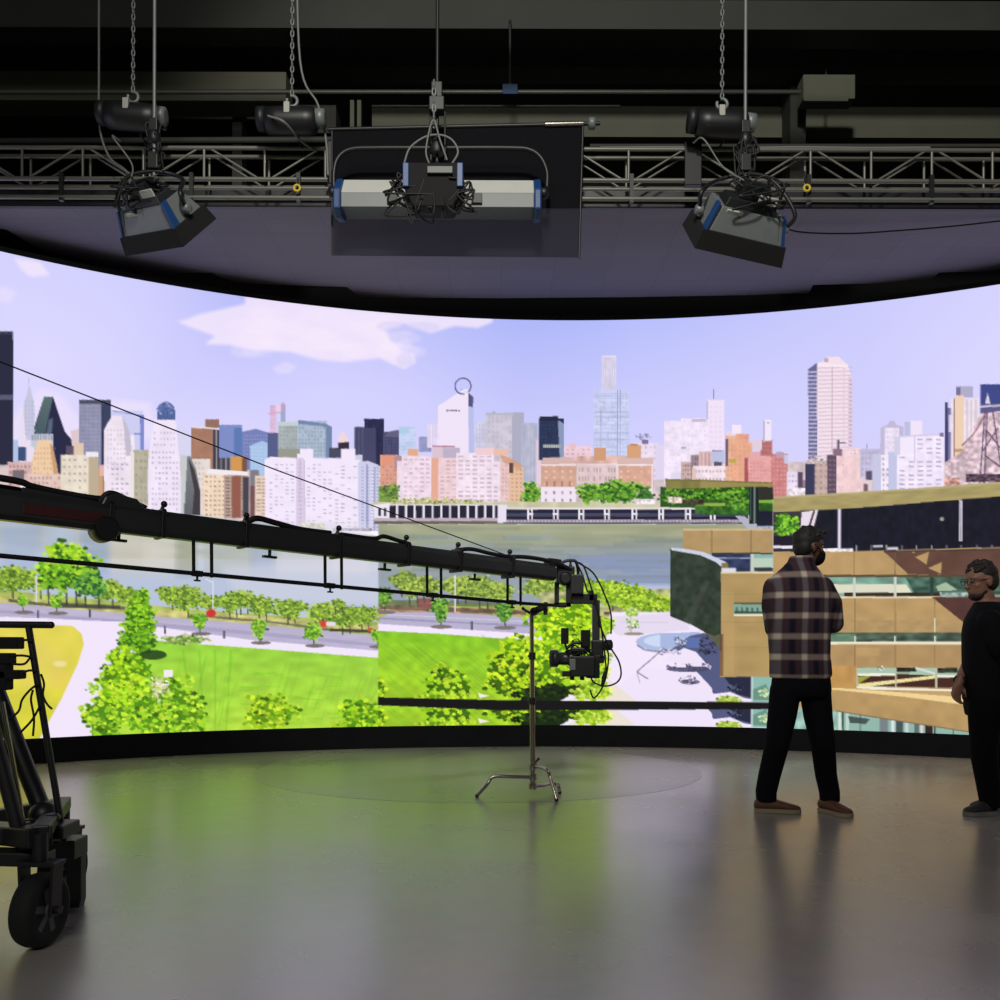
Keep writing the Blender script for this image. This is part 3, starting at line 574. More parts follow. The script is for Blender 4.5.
    rect(686, 638, 700, 648, (92, 112, 170)); tree(708, 646, 10, 10, (40, 42, 66), (60, 62, 92), (80, 84, 120), 3, .8, False); tree(690, 667, 22, 3.4, (70, 66, 96), (120, 116, 150), (240, 230, 250), 2.2, .9, False); oval(688, 669, 22, 3.2, (70, 68, 100), a=.85); oval(690, 682, 10, 2.6, (80, 78, 110), a=.8); rect(676, 664, 686, 667.4, (240, 232, 248)); rect(692, 663, 702, 666.6, (236, 228, 246)); rect(684, 676, 693, 679, (240, 232, 248)); tree(688, 680, 9, 4, (60, 56, 84), (140, 130, 160), (236, 226, 246), 2, .8, False); tree(668, 652, 12, 3, (120, 116, 150), (180, 174, 204), (226, 218, 240), 2, .8, False); tree(680, 642, 6, 5, (90, 100, 130), (130, 140, 170), (220, 216, 236), 2, .8, False)
    line([(664, 648), (637, 672), (648, 679)], 1.1, (130, 120, 146)); line([(637, 672), (640, 683)], .8, (170, 160, 186)); tree(729, 700, 14, 4.5, (150, 180, 50), (190, 214, 80), (220, 228, 150), 3); poly([(724, 677), (752, 677), (752, 698), (736, 694)], (38, 40, 64)); rect(752, 677, 773, 702, (140, 186, 176)); poly([(752, 690), (766, 684), (773, 700), (752, 700)], (90, 130, 110), a=.7); rect(751, 677, 753, 702, (196, 214, 216)); tree(764, 693, 6, 4, (150, 190, 150), (190, 220, 160), (220, 236, 190), 2.4, .7, False); tree(735, 688, 8, 4, (24, 26, 44), (50, 54, 84), (90, 96, 130), 2.4, .8, False)
    tree(632, 612, 8, 5, (150, 186, 80), (190, 220, 110), (214, 236, 150), 2.4); tree(632, 624, 7, 6, (110, 150, 70), (170, 206, 110), (214, 236, 170), 2.4, .7, False); line([(631, 616), (631, 634)], 1, (190, 180, 180)); oval(634, 634, 10, 1.6, (150, 140, 120))
    # lime trees of the inner part
    oval(540, 692, 30, 12, (22, 40, 10)); oval(585, 690, 22, 6, (30, 50, 14)); poly([(560, 704), (590, 690), (610, 680), (640, 704)], (236, 226, 214))
    tree(565, 622, 40, 22, (96, 150, 14), (172, 218, 28), (212, 240, 50), 4.4); tree(526, 656, 38, 18, (90, 146, 14), (172, 218, 26), (212, 238, 48), 4.6); tree(512, 676, 30, 22, (64, 104, 12), (160, 208, 24), (208, 234, 46), 4.6); tree(560, 655, 40, 26, (100, 160, 16), (176, 222, 30), (214, 240, 56), 4.6); tree(555, 672, 26, 14, (80, 130, 14), (166, 214, 30), (208, 236, 50), 4.4)
    tree(590, 660, 22, 24, (110, 160, 20), (180, 220, 40), (216, 238, 70), 4.2); tree(592, 690, 20, 12, (130, 176, 30), (190, 222, 60), (220, 238, 100), 4); tree(447, 684, 24, 18, (66, 112, 16), (150, 204, 28), (196, 230, 50), 4.4); tree(379, 690, 8, 12, (80, 126, 16), (160, 206, 30), (200, 230, 50), 4); tree(447, 697, 30, 5, (100, 150, 24), (160, 208, 36), (200, 230, 56), 4); tree(540, 694, 28, 7, (14, 30, 8), (26, 48, 12), (40, 70, 16), 4, .8, False); tree(606, 625, 10, 8, (130, 180, 30), (180, 220, 40), (210, 236, 60), 3, .8)
    poly([(478, 693), (490, 696), (480, 698)], (244, 236, 230))
    # inner building
    poly([(660, 487), (773, 487), (773, 515), (705, 515), (702, 508), (660, 507)], (44, 84, 34))
    for x, y, rx, ry in ((672, 497, 12, 7), (690, 494, 16, 8), (712, 494, 14, 8), (735, 496, 18, 9), (765, 497, 10, 8), (725, 500, 22, 7)): tree(x, y, rx, ry, (36, 78, 28), (70, 128, 38), (120, 176, 52), 3.2)
    rect(695, 500, 773, 514, (56, 104, 40), noise=.3, cell=(6, 5)); rect(697, 503, 725, 506, (150, 176, 70)); tree(742, 504, 14, 6, (60, 110, 40), (90, 146, 46), (120, 176, 60), 3, .8, False); rect(757, 500, 773, 503, (130, 176, 70)); rect(668, 497, 682, 503, (220, 196, 190), noise=.3, cell=(4, 4)); rect(682, 500, 704, 505, (70, 60, 50), noise=.5, cell=(5, 3))
    rect(757, 511, 773, 528, (28, 30, 48)); poly([(735, 516), (744, 516), (760, 528), (748, 529)], (178, 180, 196)); rect(757, 526, 773, 529.5, (180, 184, 206), noise=.3, cell=(4, 3))
    rect(749, 486, 759, 524, (26, 34, 34)); rect(753.6, 487, 755.6, 524, (120, 136, 136)); rect(750, 487, 751, 520, (70, 90, 90)); rect(758, 487, 773, 500, (50, 50, 44))
    poly([(665, 479), (700, 479.6), (772.5, 482.4), (772.5, 486.6), (735, 487.4), (666, 489)], (134, 126, 70), noise=.1); poly([(665, 479), (772.5, 482.4), (772.5, 483.8), (665, 480.6)], (120, 112, 66)); poly([(700, 481), (772, 483.6), (772, 486), (735, 486.8), (700, 487.8)], (164, 148, 92), a=.7)
    rect(683, 529, 773, 553, (178, 148, 102), noise=.04); rect(683, 528.6, 773, 530.6, (206, 182, 136)); line([(712, 530), (712, 553)], .9, (130, 104, 70)); line([(751, 530), (751, 553)], .9, (130, 104, 70))
    rect(712, 553, 752, 572, (46, 56, 88), noise=.25, cell=(12, 6)); line([(716, 558), (750, 558)], 1.2, (150, 160, 190)); rect(752, 553, 773, 571, (186, 208, 188)); rect(754, 553, 773, 558, (140, 180, 170)); rect(750.5, 553, 753.4, 572, (200, 206, 196)); rect(754, 567.5, 773, 571, (52, 54, 50)); rect(712, 552.6, 773, 554, (60, 56, 50))
    rect(720, 571.5, 860, 677, (176, 147, 95), noise=.05, cell=(20, 20)); rect(720, 571.5, 860, 573.4, (222, 204, 166))
    for y in (594, 622, 648): line([(721, y), (773, y)], .7, (150, 122, 76), a=.5)
    rect(722, 592, 734, 676, (190, 160, 104), a=.4); rect(733.5, 603, 773, 615, (128, 166, 148)); rect(734, 611, 773, 613.6, (60, 84, 76)); rect(733.5, 613.6, 773, 616, (230, 222, 196)); rect(734, 602.4, 773, 604, (90, 84, 60)); wins(734, 607, 760, 612, 5, 1, (40, 60, 56), .4, .9)
    poly([(670, 549), (683, 550), (700, 554), (721, 564), (721.5, 652), (714, 642), (704, 632), (690, 624), (670, 616)], (48, 60, 48), noise=.22, cell=(8, 8)); poly([(684, 620), (706, 580), (710, 582), (690, 626)], (84, 90, 78), a=.4, soft=2); poly([(704, 632), (714, 636), (721, 634), (721, 652), (714, 642)], (104, 100, 78), a=.8)
    poly([(671, 547.6), (684, 548.6), (704, 552), (722, 560), (727, 563), (722, 567), (716, 562), (700, 555), (671, 550)], (204, 208, 226)); poly([(722, 563), (728, 563), (728, 570), (721, 572)], (130, 116, 76)); rect(722, 568, 736, 572, (220, 220, 232)); rect(720, 634, 723, 676, (96, 60, 46), a=.6)
    # its lower edge: black bar, then the last rows once more
    U0, U1 = CLIP
    for u in range(U0, U1, 1):
        f = (u - U0) / (U1 - U0); px = 378 + f * 395
        yt = np.interp(px, (378, 500, 750, 773), (697.6, 700.4, 702.4, 703)); yb = np.interp(px, (378, 500, 750, 773), (705.6, 710.6, 709.6, 709.4))
        _, a = uv(px, yt); _, b = uv(px, yb); _, e = uv(px, 732)
        a, b = int(a), int(b); e = PH; n = e - b
        src = IMG[max(0, a - n):a, u].copy()
        IMG[b:b + len(src), u] = src; IMG[a:b, u] = (16, 14, 16)
    clip()
    # --- outer right building
    clip(773, None)
    def band(pts_top, pts_bot, c, **k): poly(pts_top + pts_bot[::-1], c, **k)
    rect(773, 505, 2600, 800, (182, 149, 101), noise=.05, cell=(24, 24))
    band([(773, 510), (830, 508), (935, 500), (1100, 488), (2600, 380)], [(773, 552), (850, 551), (1000, 547), (2600, 520)], (20, 20, 36), noise=.25, cell=(6, 12))
    poly([(773, 512), (818, 509), (812, 545), (773, 548)], (60, 54, 60)); poly([(802, 512), (818, 510), (812, 532), (800, 540)], (232, 220, 232)); line([(814, 511), (808, 530)], 2, (60, 44, 44)); tree(786, 525, 15, 11, (60, 120, 30), (110, 180, 44), (150, 214, 60), 3.6); rect(773, 536, 800, 545, (30, 24, 40)); rect(773, 545.6, 800, 548.4, (236, 230, 240)); rect(773, 549, 800, 551, (50, 44, 60))
    rect(837.6, 508, 841, 549, (224, 218, 236)); rect(959, 500, 962.4, 541, (196, 190, 206)); line([(960, 502), (961, 540)], 1, (150, 146, 160)); rect(1080, 490, 1084, 540, (196, 190, 206)); oval(942, 519, 2.2, 2, (150, 156, 150))
    rect(822, 548.4, 853, 551.5, (232, 226, 230), noise=.2, cell=(4, 3)); rect(873, 545, 883, 547.4, (180, 180, 190)); rect(886, 547, 898, 549.6, (206, 206, 214))
    for x in range(856, 1000, 15): rect(x, 545, x + 1.2, 551, (150, 146, 150))
    band([(773, 497), (830, 494), (870, 491.4), (930, 487.2), (1000, 481.8), (1200, 464), (2600, 300)], [(773, 512), (830, 509.6), (870, 507), (935, 501.4), (1000, 496.4), (1200, 480), (2600, 330)], (168, 154, 102), noise=.07, cell=(20, 5))
    band([(773, 497), (930, 487.2), (1000, 481.8)], [(773, 499), (930, 489.4), (1000, 484)], (190, 178, 132), a=.7)
    tan = (184, 151, 101); br = (98, 68, 58)
    rect(773, 551.5, 1100, 575, (186, 152, 103), noise=.04); poly([(884, 551.5), (1100, 545), (1100, 577), (908, 574)], br, noise=.08); poly([(908, 550), (916, 549), (914, 553.4)], tan); poly([(915, 557), (929, 551.6), (926.5, 564.4)], tan); poly([(928, 568), (942, 562), (941, 573.4)], tan)
    line([(854, 552), (854, 575)], .8, (120, 94, 60)); line([(894.6, 552), (894.6, 574)], .8, (120, 94, 60)); line([(884, 551.5), (1100, 547)], 1.4, (70, 54, 54))
    rect(773, 576, 1100, 596, (118, 158, 142), noise=.2, cell=(16, 8)); rect(773, 584, 903, 593, (222, 220, 196)); poly([(895, 584), (906, 584), (912, 593), (895, 593)], (226, 224, 200)); poly([(905, 577), (1100, 576), (1100, 596), (914, 593)], (66, 96, 82), noise=.35, cell=(10, 6)); poly([(936, 586), (946, 582), (958, 590), (938, 591)], (190, 206, 176), a=.8); rect(844, 592.4, 960, 596, (48, 40, 34)); rect(773, 574.6, 1100, 577, (86, 72, 50)); rect(930, 577, 934, 595, (40, 66, 58)); rect(940, 592, 980, 597, (150, 170, 160), noise=.4, cell=(6, 4))
    for x in (853, 893.6): rect(x, 577, x + 2.6, 597, (206, 210, 196))
    rect(773, 596.4, 935, 598, (226, 214, 186)); rect(773, 598, 1100, 632.6, tan, noise=.05); rect(773, 620, 1100, 632, (172, 144, 100), a=.6, noise=.1, cell=(10, 8)); poly([(932, 597), (1100, 596), (1100, 640), (975, 631)], (84, 54, 50), noise=.08)
    for x in (855, 895, 935): line([(x, 598), (x, 632)], .8, (130, 104, 66), a=.8)
    line([(935, 618), (935, 640)], 1.2, (226, 220, 196))
    rect(773, 632.6, 1100, 643, (70, 88, 74), noise=.35, cell=(12, 5)); poly([(773, 636), (856, 634), (856, 642), (773, 642)], (120, 160, 130), a=.6)
    for x in (855, 895, 935): rect(x - .8, 636, x + .8, 643, (220, 220, 200))
    rect(773, 641.8, 1100, 644.6, (238, 228, 204)); rect(773, 644.6, 1100, 668, (176, 143, 97), noise=.05); rect(856, 648, 880, 656, (206, 170, 116), a=.4, soft=3); rect(773, 666, 857, 692, (194, 148, 86), noise=.08)
    for x in (855, 895, 935): line([(x, 645), (x, 667)], .8, (130, 104, 66), a=.8)
    rect(857, 668, 970, 687, (168, 196, 172)); rect(896, 667.6, 916, 672, (40, 46, 36), noise=.6, cell=(5, 4)); rect(937, 668, 958, 673, (50, 56, 40), noise=.6, cell=(5, 4)); poly([(858, 676), (900, 674), (940, 676), (970, 676), (970, 688), (858, 686)], (70, 40, 32)); poly([(857, 677), (872, 675.6), (860, 683), (857, 684)], (160, 160, 60)); poly([(858, 684), (936, 675.4), (938, 678.2), (858, 688)], (238, 224, 160)); rect(857, 673.4, 895, 676, (240, 238, 220)); line([(936, 676.4), (970, 676.4)], 2.4, (240, 236, 224)); line([(915, 668), (936, 674)], 2, (214, 220, 220)); tree(881, 669, 4, 3, (190, 190, 180), (120, 130, 120), (240, 236, 230), 1.6, .7, False)
    for x in (857, 895.5, 936): rect(x - .7, 668, x + 1.2, 688, (190, 186, 160))
    poly([(857, 686.4), (970, 690), (970, 692), (857, 689.4)], (240, 234, 214)); poly([(900, 691), (970, 692), (970, 700), (900, 694)], (196, 160, 110))
    poly([(836, 686.5), (870, 689.5), (970, 698), (1100, 704), (1100, 745), (970, 732), (905, 722), (836, 711)], (182, 149, 98), noise=.05); poly([(773, 688), (836, 688), (870, 690), (970, 698), (1100, 706), (1100, 712), (970, 705.6), (905, 697), (836, 690), (773, 690)], (238, 208, 146))
    poly([(773, 705), (836, 711), (905, 722), (970, 732), (1100, 745), (1100, 780), (773, 780)], (146, 182, 170)); rect(773, 712, 836, 745, (148, 184, 174), noise=.2, cell=(10, 10))
    for x, ww, c in ((838, 3, (214, 228, 216)), (842, 2, (60, 84, 80)), (846, 3, (190, 214, 202)), (860, 1, (90, 110, 106)), (880, 8, (120, 130, 134)), (891, 3, (220, 230, 230)), (896, 7, (70, 84, 86)), (905, 3, (200, 214, 216)), (914, 5, (96, 110, 110)), (920, 3, (220, 214, 206)), (925, 8, (50, 32, 32)), (934, 1.6, (60, 70, 66)), (953, 1.2, (80, 100, 90))): rect(x, 704, x + ww, 745, c)
    poly([(848, 716), (870, 719), (866, 724), (850, 723)], (50, 60, 56), a=.8)
    poly([(836, 686.5), (870, 689.5), (970, 698), (1100, 704), (1100, 745), (970, 732), (905, 722), (836, 711)], (182, 149, 98), noise=.05); poly([(836, 688), (870, 690), (970, 698), (1100, 706), (1100, 712), (970, 705.6), (905, 697), (836, 690)], (240, 212, 150)); line([(836, 711), (905, 722), (970, 732), (1100, 746)], 1, (120, 100, 70))
    # behind the first man, between the seam and x = 836, the facade bands run on
    for k in range(20): line([(1140 + k * 60, 540), (1140 + k * 60, 740)], 1, (120, 94, 60))
    clip()

paint()

def screen_mesh():
    s0, s1 = (R(-38) - TH0) * WR, (R(31) - TH0) * WR; tot = (TH1 - TH0) * WR
    us = np.concatenate([np.linspace(0, s0, 240)[:-1], np.linspace(s0, s1, 1085), np.linspace(s1, tot, 240)[1:]])
    vs = np.linspace(0, WT - WB, 441)
    k = np.float32(.25); sm = IMG.copy()
    sm[:-1, :-1] = (IMG[:-1, :-1] + IMG[1:, :-1] + IMG[:-1, 1:] + IMG[1:, 1:]) * k
    ui = np.clip((us * RES - .5).astype(int), 0, PW - 1); vi = np.clip((vs * RES - .5).astype(int), 0, PH - 1)
    C = lin(sm[vi][:, ui]); nu, nv = len(us), len(vs)
    th = TH0 + us / WR
    X = WX + WR * np.sin(th); Y = WY + WR * np.cos(th)
    co = np.empty((nv, nu, 3), np.float32); co[..., 0] = X[None]; co[..., 1] = Y[None]; co[..., 2] = (WT - vs)[:, None]
    i = np.arange(nv - 1)[:, None] * nu + np.arange(nu - 1)[None]
    F = np.stack([i, i + nu, i + nu + 1, i + 1], -1).reshape(-1, 4).astype(np.int32)
    me = bpy.data.meshes.new('screen')
    me.vertices.add(nu * nv); me.vertices.foreach_set('co', co.ravel())
    me.loops.add(F.size); me.loops.foreach_set('vertex_index', F.ravel())
    me.polygons.add(len(F)); me.polygons.foreach_set('loop_start', np.arange(0, F.size, 4, dtype=np.int32))
    me.update(calc_edges=True)
    at_ = me.color_attributes.new('picture', 'FLOAT_COLOR', 'POINT')
    rgba = np.ones((nv, nu, 4), np.float32); rgba[..., :3] = C
    at_.data.foreach_set('color', rgba.ravel())
    return me
# ------------------------------------------------------------------ the studio
def structure(name, mb, material): return tag(mb.build(name, material), kind='structure')

def floor_mat(name, base, rough, dark=0.0):
    m = bpy.data.materials.new(name); m.use_nodes = True; nt = m.node_tree; b = nt.nodes['Principled BSDF']; L = nt.links.new
    tc = nt.nodes.new('ShaderNodeTexCoord')
    n1 = nt.nodes.new('ShaderNodeTexNoise'); n1.inputs['Scale'].default_value = .9; n1.inputs['Detail'].default_value = 7
    n2 = nt.nodes.new('ShaderNodeTexNoise'); n2.inputs['Scale'].default_value = 9; n2.inputs['Detail'].default_value = 8
    L(tc.outputs['Object'], n1.inputs['Vector']); L(tc.outputs['Object'], n2.inputs['Vector'])
    c = [float(x) for x in lin(base)]
    r = nt.nodes.new('ShaderNodeMix'); r.data_type = 'RGBA'
    r.inputs[6].default_value = [x * .82 for x in c] + [1]; r.inputs[7].default_value = [x * 1.22 for x in c] + [1]
    L(n1.outputs['Fac'], r.inputs[0])
    r2 = nt.nodes.new('ShaderNodeMix'); r2.data_type = 'RGBA'; r2.blend_type = 'MULTIPLY'; r2.inputs[0].default_value = .22
    L(r.outputs[2], r2.inputs[6]); L(n2.outputs['Color'], r2.inputs[7]); L(r2.outputs[2], b.inputs['Base Color'])
    mr = nt.nodes.new('ShaderNodeMapRange'); mr.inputs[1].default_value = .3; mr.inputs[2].default_value = .7
    mr.inputs[3].default_value = rough - .05; mr.inputs[4].default_value = rough + .06
    L(n1.outputs['Fac'], mr.inputs[0]); L(mr.outputs[0], b.inputs['Roughness'])
    b.inputs['IOR'].default_value = 2.5; b.inputs['Specular IOR Level'].default_value = .75
    bp = nt.nodes.new('ShaderNodeBump'); bp.inputs['Strength'].default_value = .03; bp.inputs['Distance'].default_value = .01
    L(n2.outputs['Fac'], bp.inputs['Height']); L(bp.outputs[0], b.inputs['Normal'])
    return m

structure('floor', MB().box((0, 3, -.1), (26, 24, .2)), floor_mat('painted concrete floor', (162, 157, 149), .25))
disc = [(.12 + 1.86 * math.cos(2 * math.pi * i / 72) - .3, 7.62 + 1.60 * math.sin(2 * math.pi * i / 72)) for i in range(72)]
structure('floor_inlay', MB().prism(disc, (0, 0, .0), (1, 0, 0), (0, 1, 0), (0, 0, .0012)), floor_mat('worn floor inlay', (146, 143, 138), .31))
structure('wall_back', MB().box((0, 14.2, 4), (26, .4, 8.6)), M['studio_wall'])
structure('wall_left', MB().box((-13, 3, 4), (.4, 24, 8.6)), M['studio_wall'])
structure('wall_right', MB().box((13, 3, 4), (.4, 24, 8.6)), M['studio_wall'])
structure('ceiling', MB().box((0, 3, 8.5), (26, 24, .3)), M['deck'])

# ------------------------------------------------------------------ LED wall
def arc(th, r, z): return (WX + r * math.sin(th), WY + r * math.cos(th), z)

def arc_strip(r0, r1, z0, z1, n=96):
    """a curved slab between two radii and two heights"""
    mb = MB(); vs = []
    for i in range(n + 1):
        th = TH0 + (TH1 - TH0) * i / n
        vs += [arc(th, r0, z0), arc(th, r1, z0), arc(th, r1, z1), arc(th, r0, z1)]
    fs = [(4 * i + k, 4 * i + (k + 1) % 4, 4 * i + 4 + (k + 1) % 4, 4 * i + 4 + k) for i in range(n) for k in range(4)]
    fs += [(0, 1, 2, 3), (4 * n + 3, 4 * n + 2, 4 * n + 1, 4 * n)]
    return mb.add(vs, fs)

led = thing('led_wall', 'curved floor standing video wall glowing with a river and city skyline picture', 'video wall', (WX, WY + WR, 0))
sm_ = bpy.data.materials.new('led screen'); sm_.use_nodes = True; nt = sm_.node_tree; b = nt.nodes['Principled BSDF']
ca = nt.nodes.new('ShaderNodeAttribute'); ca.attribute_name = 'picture'
nt.links.new(ca.outputs['Color'], b.inputs['Emission Color']); b.inputs['Emission Strength'].default_value = 1.0
b.inputs['Base Color'].default_value = (.01, .01, .012, 1); b.inputs['Roughness'].default_value = .7; b.inputs['Specular IOR Level'].default_value = .1
sm_.cycles.emission_sampling = 'NONE'
me = screen_mesh(); me.materials.append(sm_)
me.transform(Matrix.Translation(-Vector(led.location)))
scr = bpy.data.objects.new('screen', me); col.objects.link(scr); scr.parent = led
tag(scr, 'lit picture of a river, lawns and city towers')
arc_strip(WR + .006, WR + .16, WB, WT).build('cabinet_back', M['black_matte'], led)
arc_strip(WR - .03, WR + .16, .004, WB).build('plinth', mat('black plinth cloth', (22, 23, 26), .9, 0, .3, 5, 0, .1), led)
arc_strip(WR - .01, WR + .16, WT, 4.465).build('top_fascia', M['black_matte'], led)

# ------------------------------------------------------------------ LED ceiling, stepped along its far edge
CZ = 4.6
def on_ceiling(px, py):
    d = FW + RT * ((px - PX) / FOC) + UP * ((PY - py) / FOC); return d * ((CZ - EYE) / d.z)
edge = [(7, 230), (35, 247), (55, 254), (85, 261), (125, 268), (160, 272.6), (212, 273), (219, 277), (231, 281), (250, 284), (347, 287), (360, 297.4), (500, 298.2), (640, 297), (750, 295), (809, 293), (813, 285), (870, 283.4), (932, 279), (939, 272.6), (992, 271)]
far = [on_ceiling(*p) for p in edge]
far = [Vector((-4.75, 7.42, 0))] + far + [Vector((5.5, 7.95, 0))]
NEAR = 7.34
near = [Vector((5.5, NEAR, 0)), Vector((-4.75, NEAR, 0))]
outline = [(p.x, p.y) for p in far + near]
pm = bpy.data.materials.new('unlit led ceiling panels'); pm.use_nodes = True; nt = pm.node_tree; b = nt.nodes['Principled BSDF']
tc = nt.nodes.new('ShaderNodeTexCoord'); br_ = nt.nodes.new('ShaderNodeTexBrick')
br_.inputs['Scale'].default_value = 1.0; br_.inputs['Brick Width'].default_value = .5; br_.inputs['Row Height'].default_value = .25; br_.inputs['Mortar Size'].default_value = .004; br_.offset = 0
ca_, cb_, cm_ = (108, 104, 114), (113, 109, 119), (100, 97, 108)
for k, c in (('Color1', ca_), ('Color2', cb_), ('Mortar', cm_)): br_.inputs[k].default_value = [float(x) for x in lin(c)] + [1]
nt.links.new(tc.outputs['Object'], br_.inputs['Vector']); nt.links.new(br_.outputs['Color'], b.inputs['Base Color'])
b.inputs['Roughness'].default_value = .6; b.inputs['Specular IOR Level'].default_value = .2
lc = thing('led_ceiling', 'dim grey overhead video ceiling with a stepped far edge above the lit wall', 'video ceiling', (0, 7.5, CZ))
MB().prism(outline, (0, 0, CZ), (1, 0, 0), (0, 1, 0), (0, 0, .05)).build('panel_face', pm, lc)
MB().prism(outline, (0, 0, CZ + .05), (1, 0, 0), (0, 1, 0), (0, 0, .09)).build('panel_frame', M['black_matte'], lc)
fr = MB()
for (a, bb) in zip(near[:-1], near[1:]): fr.bar((a.x, a.y - .02, CZ + .07), (bb.x, bb.y - .02, CZ + .07), .04, .14)
fr.build('front_rail', M['black_metal'], lc)
# ------------------------------------------------------------------ roof steel behind the rig
def beam_px(name, x0, x1, y0, y1, Y, depth, material):
    a = at(x0, y1, Y); b = at(x1, y0, Y)
    return structure(name, MB().box(((a.x + b.x) / 2, Y + depth / 2, (a.z + b.z) / 2), (b.x - a.x, depth, b.z - a.z)), material)
beam_px('roof_beam', -260, 286, 72, 99, 9.6, .3, M['beam'])
beam_px('roof_beam', -260, 336, 105, 131, 10.4, .3, M['beam_dark'])
beam_px('roof_beam', 372, 1250, 108, 136, 10.6, .3, M['beam'])
beam_px('roof_beam', 286, 1250, 40, 66, 9.9, .3, M['beam_dark'])
beam_px('roof_beam', -260, 1250, 2, 26, 9.2, .3, M['beam_dark'])
beam_px('roof_column', 790, 806, 60, 200, 10.2, .3, M['beam_dark'])
beam_px('roof_column', 232, 242, 99, 200, 10.0, .2, M['beam_dark'])
beam_px('roof_column', 350, 354, 100, 132, 10.2, .08, M['beam'])
beam_px('roof_column', 357, 361, 100, 132, 10.2, .08, M['beam'])
structure('roof_beam', MB().box((0, 6.9, 7.0), (15, .2, .3)), M['beam_dark'])
for k, (px0, px1, py, r, Y) in enumerate(((-200, 800, 92, .022, 9.0), (372, 620, 106, .016, 9.2), (-200, 340, 142, .03, 8.6), (590, 1220, 146, .02, 8.8))):
    a = at(px0, py, Y); b = at(px1, py + (0 if k != 2 else -2), Y)
    o = MB().tube([a, b], r).build('roof_pipe', M['truss'] if k in (0, 1) else M['beam_dark'])
    tag(o, kind='structure')
def strap(px, y0, y1, Y, par): MB().tube([at(px, y0, Y), at(px, y1, Y)], .012, 6).build('hanger', M['beam_dark'], par)
bx = thing('junction_box', 'pale grey box on the roof steel, upper right of the rig', 'box', at(826, 104, 9.7))
MB().box(at(826, 92, 9.8), (.56, .2, .26)).build('case', M['beam'], bx, bevel=.008)
MB().box(at(826, 92, 9.69), (.48, .012, .2)).build('lid', M['beam'], bx, bevel=.004)
strap(826, 86, 58, 9.85, bx); strap(826, 60, 58, 9.95, bx)
bt = thing('junction_box', 'small blue box on the roof pipe above the wide lamp', 'box', at(510, 98, 8.9))
MB().box(at(510, 91, 8.95), (.15, .08, .1)).build('case', M['blue_tag'], bt, bevel=.006)
strap(510, 87, 20, 8.95, bt); MB().bar(at(510, 22, 8.93), at(510, 22, 9.25), .03, .03).build('clamp', M['black_metal'], bt)

# ------------------------------------------------------------------ the truss
TY, TZ1, TZ0, TWD = 7.05, at(500, 149, 7.05).z, at(500, 180, 7.05).z, .13
tr = thing('lighting_truss', 'long grey box truss with zigzag braces hanging across the whole rig', 'truss', (0, TY, TZ0))
BAY = .475; X0 = (627 - 500) / 900 * TY - 12 * BAY; NB = 21
for yy in (TY, TY + TWD):
    for zz in (TZ0, TZ1):
        MB().tube([(X0, yy, zz), (X0 + NB * BAY, yy, zz)], .017, 8).build('chord', M['truss'], tr)
for i in range(NB + 1):
    x = X0 + i * BAY
    for yy in (TY, TY + TWD):
        MB().tube([(x, yy, TZ0), (x, yy, TZ1)], .011, 6).build('post', M['truss'], tr)
        if i < NB:
            a, b = (TZ1, TZ0) if i % 2 else (TZ0, TZ1)
            MB().tube([(x + .04, yy, a), (x + BAY - .04, yy, b)], .009, 6).build('brace', M['truss'], tr)
for px in (335, 691):
    x = (px - 500) / 900 * TY
    MB().box((x, TY - .01, (TZ0 + TZ1) / 2), (.13, .05, TZ1 - TZ0 + .1)).build('splice_plate', M['black_metal'], tr, bevel=.006)
pz = at(500, 198.5, 7.0).z
pp = thing('pipe_batten', 'pair of straight pipes slung under the truss along the overhead video ceiling', 'pipe', (0, 7.0, pz))
MB().tube([(-5, 7.0, pz), (5, 7.0, pz)], .017, 10).build('tube', M['truss'], pp)
for px in (60, 190, 297, 630, 807, 930):
    x = (px - 500) / 900 * 7.0
    MB().bar((x, 7.0, pz - .03), (x, 7.0, TZ0 + .02), .03, .03).build('hanger_clamp', M['black_metal'], pp)
z_ = at(500, 189, 7.02).z
MB().tube([(-5, 7.02, z_), (5, 7.02, z_)], .013, 8).build('tube', M['truss'], pp)
for px, s_ in ((297, 'left'), (807, 'right')):
    c = at(px, 188, 6.95)
    t = thing('cable_ring', 'yellow ring tied to the truss left of the wide lamp' if s_ == 'left' else 'yellow ring tied to the truss right of the wide lamp', 'ring', c)
    MB().torus(c, (0, 1, 0), .023, .009).build('loop', M['yellow'], t)
    MB().tube([c + Vector((0, .02, .02)), c + Vector((0, .06, .16))], .006).build('tie', M['cable'], t)

